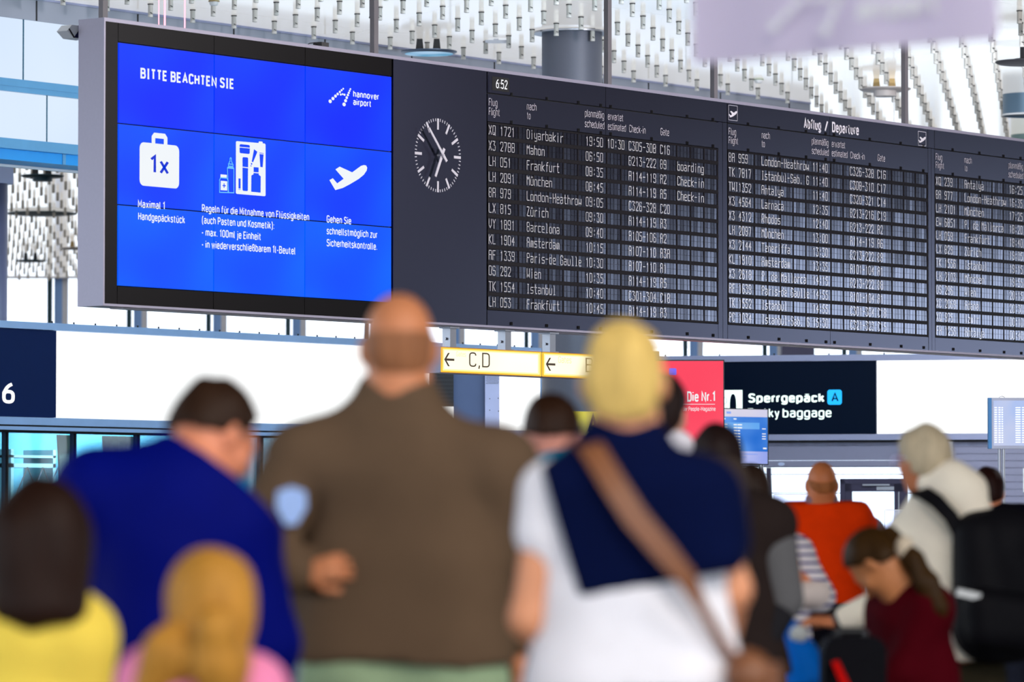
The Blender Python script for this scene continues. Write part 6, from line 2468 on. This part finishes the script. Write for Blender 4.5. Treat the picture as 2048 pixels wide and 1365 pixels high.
cl.cap(F.q(1965, 1215, -0.31), F.q(2030, 1225, -0.27), 0.075, 0.075, 0.04)
cl.cap(F.q(1968, 1260, -0.31), F.q(2032, 1265, -0.27), 0.075, 0.075, 0.04)
cl.build('front_pocket', M_rk, rk, 0.012)
band(F, 'strap', M_rk, [F.q(1832, 984, 0.0), F.q(1846, 986, -0.12), F.q(1872, 1003, -0.175), F.q(1902, 1035, -0.20), F.q(1926, 1080, -0.215), F.q(1940, 1130, -0.22)], 0.055, 0.016,
     [(-0.3, -0.3, 1), (-0.2, -0.8, 0.6), (-0.2, -1, 0.4), (-0.2, -1, 0.2), (-0.2, -1, 0.1), (-0.2, -1, 0)], rk)
band(F, 'strap', M_rk, [F.q(1800, 1095, 0.15), F.q(1828, 1030, 0.13), F.q(1842, 990, 0.03)], 0.045, 0.012, (-0.6, -0.3, 0.6), rk)
a = F.q(1936, 1190, -0.355)
mb = MB().box(-0.045, 0.045, -0.004, 0.02, -0.013, 0.013)
lb = mb.build('label_patch', M_white, rk, False)
lb.location = tuple(a); lb.rotation_euler = (0, math.radians(12), math.radians(-20))
# watch and glasses of the hooded man
cl = Clay()
a = F.q(1680, 1242, 0.20); b = F.q(1690, 1238, 0.20)
cl.cap(a, b, 0.038, None, 0.01)
o = cl.build('wrist_watch', M_dark, None, 0.006)
o.location = (p0[0], p0[1], 0); o.rotation_euler = (0, 0, FACE)
tag(o, 'black wristwatch between the cream cuff and the hand', 'watch')
mb = MB()
for sx in (-1, 1):
    c_ = T(sx * 0.033, 0.108, 0.0)
    mb.path([c_ + M @ np.array((0.024 * math.cos(a), 0, 0.019 * math.sin(a))) for a in np.linspace(0, 2 * math.pi, 13)], 0.003, 6)
    mb.path([T(sx * 0.056, 0.105, 0.006), T(sx * 0.088, 0.03, 0.006), T(sx * 0.09, -0.01, 0.0)], 0.003, 6)
mb.path([T(-0.012, 0.11, 0.003), T(0.012, 0.11, 0.003)], 0.003, 6)
o = mb.build('glasses', mat('pale_glasses', C(215, 205, 250), 0.2), None, False, (p0[0], p0[1], 0), FACE)
tag(o, 'pale glasses of the grey haired person in the cream hood', 'glasses')

# ---- 11: dark-haired boy at the right edge
F = Fig('person with dark brown hair and black clothes behind the rucksack, right edge', 23.0, 1985)
sk = mats_skin('skin_eleven', C(216, 130, 92))
hc = F.q(1976, 984, 0.0); M = rotm(-20, -4)
neck = F.q(1982, 1030)
sl, sr = F.q(1940, 1052), F.q(2045, 1048)
el, wl = F.q(1928, 1120, 0.02), F.q(1935, 1170, 0.15)
er, wr_ = F.q(2058, 1115, 0.02), F.q(2050, 1170, 0.15)
pel = F.q(1990, 1215)
hd = hand(wl, wl + np.array((0, 0.05, -0.1)), (1, 0, 0), 1, 0.4)
hd2 = hand(wr_, wr_ + np.array((0, 0.05, -0.1)), (-1, 0, 0), -1, 0.4)
body(F, sk, hc, M, neck, sl, sr, el, wl, er, wr_, pel, 0.97, [hd, hd2])
cl = Clay()
hair_cap(cl, hc, M, 0.97, 0.014, 0.06, -0.035)
cl.disp = folds(0.003, 2, 60, 25)
cl.build('hair', hairmat('auburn_dark_hair', C(40, 16, 11)), F.o, 0.008)
cl = Clay()
torso(cl, sl, sr, pel, 0.135, 0.13, 0.14, 0.7, k=0.08)
cl.cap(sl, sr, 0.078, None, 0.08)
cl.cap(neck + np.array((0, 0, -0.02)), (sl + sr) / 2, 0.072, 0.12, 0.08)
cl.cap(neck + np.array((0.03, 0, -0.03)), sr, 0.07, 0.085, 0.06)
sleeve(cl, sl, el, wl, 0.078, 0.064, 0.05, 0.94)
sleeve(cl, sr, er, wr_, 0.078, 0.064, 0.05, 0.94)
cl.cut(F.q(1990, 1205), (0, 0, -1))
cl.build('jacket', cloth('black_navy_cloth', C(12, 10, 24)), F.o, 0.013)
legs(F, pel[2] - 0.01, 0.09, M_jeans, pel[0])

# ---- 12: girl with a ponytail in a dark red top, bending forward
F = Fig('child with a brown ponytail in a dark red top, bending down to the left', 15.3, 1800)
sk = mats_skin('skin_red', C(206, 132, 84))
hc = F.q(1750, 1128, -0.02); M = rotm(62, -60)
neck = F.q(1806, 1172, -0.01)
sl, sr = F.q(1772, 1218, 0.10), F.q(1858, 1216, -0.08)
el, wl = F.q(1745, 1330, 0.10), F.q(1700, 1400, 0.06)
er, wr_ = F.q(1800, 1345, -0.12), F.q(1740, 1400, -0.10)
pel = F.q(1838, 1465)
hd = hand(wl, wl + np.array((-0.08, 0.0, -0.05)), (0, 0, -1), 1, 0.5, 0.8)
hd2 = hand(wr_, wr_ + np.array((-0.08, 0.0, -0.05)), (0, 0, -1), -1, 0.5, 0.8)
body(F, sk, hc, M, neck, sl, sr, el, wl, er, wr_, pel, 0.95, [hd, hd2], nr=0.052, rr=0.85)
cl = Clay()
T = hair_cap(cl, hc, M, 0.95, 0.014, 0.045, -0.050)
cl.disp = folds(0.003, 2, 60, 25)
hm = hairmat('olive_brown_hair', C(58, 36, 10))
hr = cl.build('hair', hm, F.o, 0.008)
cl = Clay()
cl.chain([T(0, -0.12, 0.01), F.q(1825, 1120, -0.10), F.q(1852, 1165, -0.12), F.q(1872, 1215, -0.13), F.q(1880, 1240, -0.12)], [0.030, 0.036, 0.040, 0.034, 0.015], 0.02)
cl.disp = folds(0.004, 5, 60, 10)
cl.build('ponytail', hm, hr, 0.008)
cl = Clay()
a = F.q(1808, 1098, -0.09)
cl.ell(a, (0.034, 0.034, 0.045))
cl.build('hair_tie', cloth('pale_hair_tie', C(225, 205, 180)), hr, 0.008)['label'] = 'pale hair tie'
cl = Clay()
torso(cl, sl, sr, pel, 0.115, 0.118, 0.13, 0.8, (0.75, 0.65, 0), 0.08)
cl.cap(sl, sr, 0.070, None, 0.07)
cl.cap(neck + np.array((0.01, 0, -0.03)), (sl + sr) / 2, 0.066, 0.11, 0.07)
sleeve(cl, sl, el, wl, 0.066, 0.058, 0.045, 0.94)
sleeve(cl, sr, er, wr_, 0.066, 0.058, 0.045, 0.94)
cl.cut(F.q(1838, 1440), (0, 0, -1))
cl.disp = folds(0.007, 61, 16, 10)
cl.build('top', cloth('wine_red_jersey', C(74, 1, 13)), F.o, 0.010)
legs(F, pel[2] - 0.01, 0.075, M_jeans, pel[0], 0, 0.9, toe=(-0.8, 0.6))

# ---- 13: person with a striped shirt, mostly hidden behind the dark jacket
F = Fig('person in a white shirt with dark stripes, mostly hidden between brown jacket and orange shirt', 18.5, 1545)
sk = mats_skin('skin_striped', C(230, 140, 100))
hc = F.q(1500, 985, 0.0); M = rotm(10, -10)
neck = F.q(1515, 1055)
sl, sr = F.q(1470, 1095), F.q(1590, 1110)
el, wl = F.q(1455, 1195, 0.02), F.q(1480, 1260, 0.12)
er, wr_ = F.q(1640, 1195, 0.0), F.q(1590, 1190, -0.06)
pel = F.q(1530, 1290)
wr2 = F.q(1585, 1145, -0.10)
hd = hand(wl, wl + np.array((0, 0.05, -0.1)), (1, 0, 0), 1, 0.4)
hd2 = hand(wr2, wr2 + np.array((-0.03, -0.02, 0.1)), (0, 1, 0), -1, 0.5)
body(F, sk, hc, M, neck, sl, sr, el, wl, er, wr2, pel, 0.9, [hd, hd2], rr=0.95)
cl = Clay()
hair_cap(cl, hc, M, 0.9, 0.012, 0.06, -0.09)
cl.build('hair', hairmat('dark_hair', C(48, 32, 24)), F.o, 0.009)
M_str = cloth('striped_shirt', C(232, 222, 222))
nt = M_str.node_tree
p_ = nt.nodes['Principled BSDF']
old = p_.inputs['Base Color'].links[0].from_socket
wv = nt.nodes.new('ShaderNodeTexWave'); wv.bands_direction = 'Z'; wv.inputs['Scale'].default_value = 9.0
tcn = nt.nodes.new('ShaderNodeTexCoord'); nt.links.new(tcn.outputs['Object'], wv.inputs[0])
gt = nt.nodes.new('ShaderNodeMath'); gt.operation = 'GREATER_THAN'; gt.inputs[1].default_value = 0.72
nt.links.new(wv.outputs['Fac'], gt.inputs[0])
mx = nt.nodes.new('ShaderNodeMix'); mx.data_type = 'RGBA'
nt.links.new(gt.outputs[0], mx.inputs[0]); nt.links.new(old, mx.inputs[6]); mx.inputs[7].default_value = C(80, 70, 130)
nt.links.new(mx.outputs[2], p_.inputs['Base Color'])
cl = Clay()
torso(cl, sl, sr, pel, 0.115, 0.12, 0.13, 0.7, k=0.08)
cl.cap(sl, sr, 0.07, None, 0.07)
cl.cap(neck + np.array((0, 0, -0.02)), (sl + sr) / 2, 0.07, 0.11, 0.07)
sleeve(cl, sr, er, er, 0.07, 0.066, 0, 0.5)
sleeve(cl, sl, el, wl, 0.07, 0.06, 0.045, 0.95)
cl.cut(F.q(1530, 1290), (0, 0, -1))
sh = cl.build('shirt', M_str, F.o, 0.011)
cl = Clay()
cl.cap(F.q(1632, 1188, -0.03), F.q(1596, 1190, -0.09), 0.062, 0.056, 0.04)
cl.build('cuff', cloth('cream_white_cloth', C(226, 208, 200)), sh, 0.009)['label'] = 'plain white turned-up cuff'
legs(F, pel[2] - 0.01, 0.09, M_jeans, pel[0])

# ---- luggage among the people on the right
D = 15.0
p = EY + FH * D + RT * ((1690 - 1024) / FPX * D)
t = thing('suitcase', 'black suitcase between the blue bag and the dark red top', 'suitcase', (p[0], p[1], 0), FACE)
f = lambda px: (px - 1690) / FPX * D
z = lambda py: fz(py, D)
M_bag = cloth('black_bag_fabric', C(13, 12, 18), rough=0.6)
mb = MB().prism([(x, -0.12, zz) for x, zz in rrect(f(1642), f(1766), 0.06, z(1272), 0.05)][::-1], (0, 0.24, 0))
mb.build('shell', M_bag, t)
mb = MB().path([(f(1672), 0, z(1274)), (f(1676), 0, z(1262)), (f(1728), 0, z(1262)), (f(1732), 0, z(1274))], 0.012, 10)
mb.build('handle', M_dark, t)
MB().prism([(x, -0.15, zz) for x, zz in rrect(f(1655), f(1750), 0.15, z(1330), 0.04)][::-1], (0, 0.04, 0)).build('front_pocket', M_bag, t)
for x in (f(1632), f(1752)):
    for y in (-0.09, 0.09):
        MB().cyl((x - 0.012, y, 0.03), (x + 0.012, y, 0.03), 0.03, n=16).build('wheel', M_dark, t)
MB().prism([(f(1655), -0.17, z(1322)), (f(1668), -0.17, z(1318)), (f(1697), -0.17, z(1380)), (f(1680), -0.17, z(1384))], (0, 0.02, 0)).build('strap', cloth('red_webbing', C(205, 14, 10)), t)
D = 15.6
p = EY + FH * D + RT * ((1605 - 1024) / FPX * D)
t = thing('backpack', 'bright blue bag with a pale patch standing left of the black suitcase', 'bag', (p[0], p[1], 0), FACE)
f = lambda px: (px - 1605) / FPX * D
z = lambda py: fz(py, D)
M_bb = cloth('bright_blue_nylon', C(0, 104, 206), rough=0.6)
cl = Clay()
cl.chain([(f(1584), 0, z(1262)), (f(1598), 0, z(1310)), (f(1610), 0, z(1365)), (f(1612), 0, z(1480)), (f(1612), 0, 0.10)], [0.036, 0.055, 0.082, 0.11, 0.11], 0.05)
cl.cut((0, 0, 0.0), (0, 0, -1))
cl.disp = folds(0.005, 71, 16, 10)
cl.build('bag_body', M_bb, t, 0.011)
cl = Clay()
cl.ell((f(1594), -0.045, z(1268)), (0.036, 0.03, 0.034))
cl.build('patch', cloth('pale_grey_patch', C(196, 200, 200)), t, 0.008)
cl = Clay()
cl.chain([(f(1578), -0.02, z(1245)), (f(1584), -0.03, z(1262)), (f(1600), -0.06, z(1330))], [0.02, 0.026, 0.02], 0.02)
cl.build('strap', M_bb, t, 0.008)
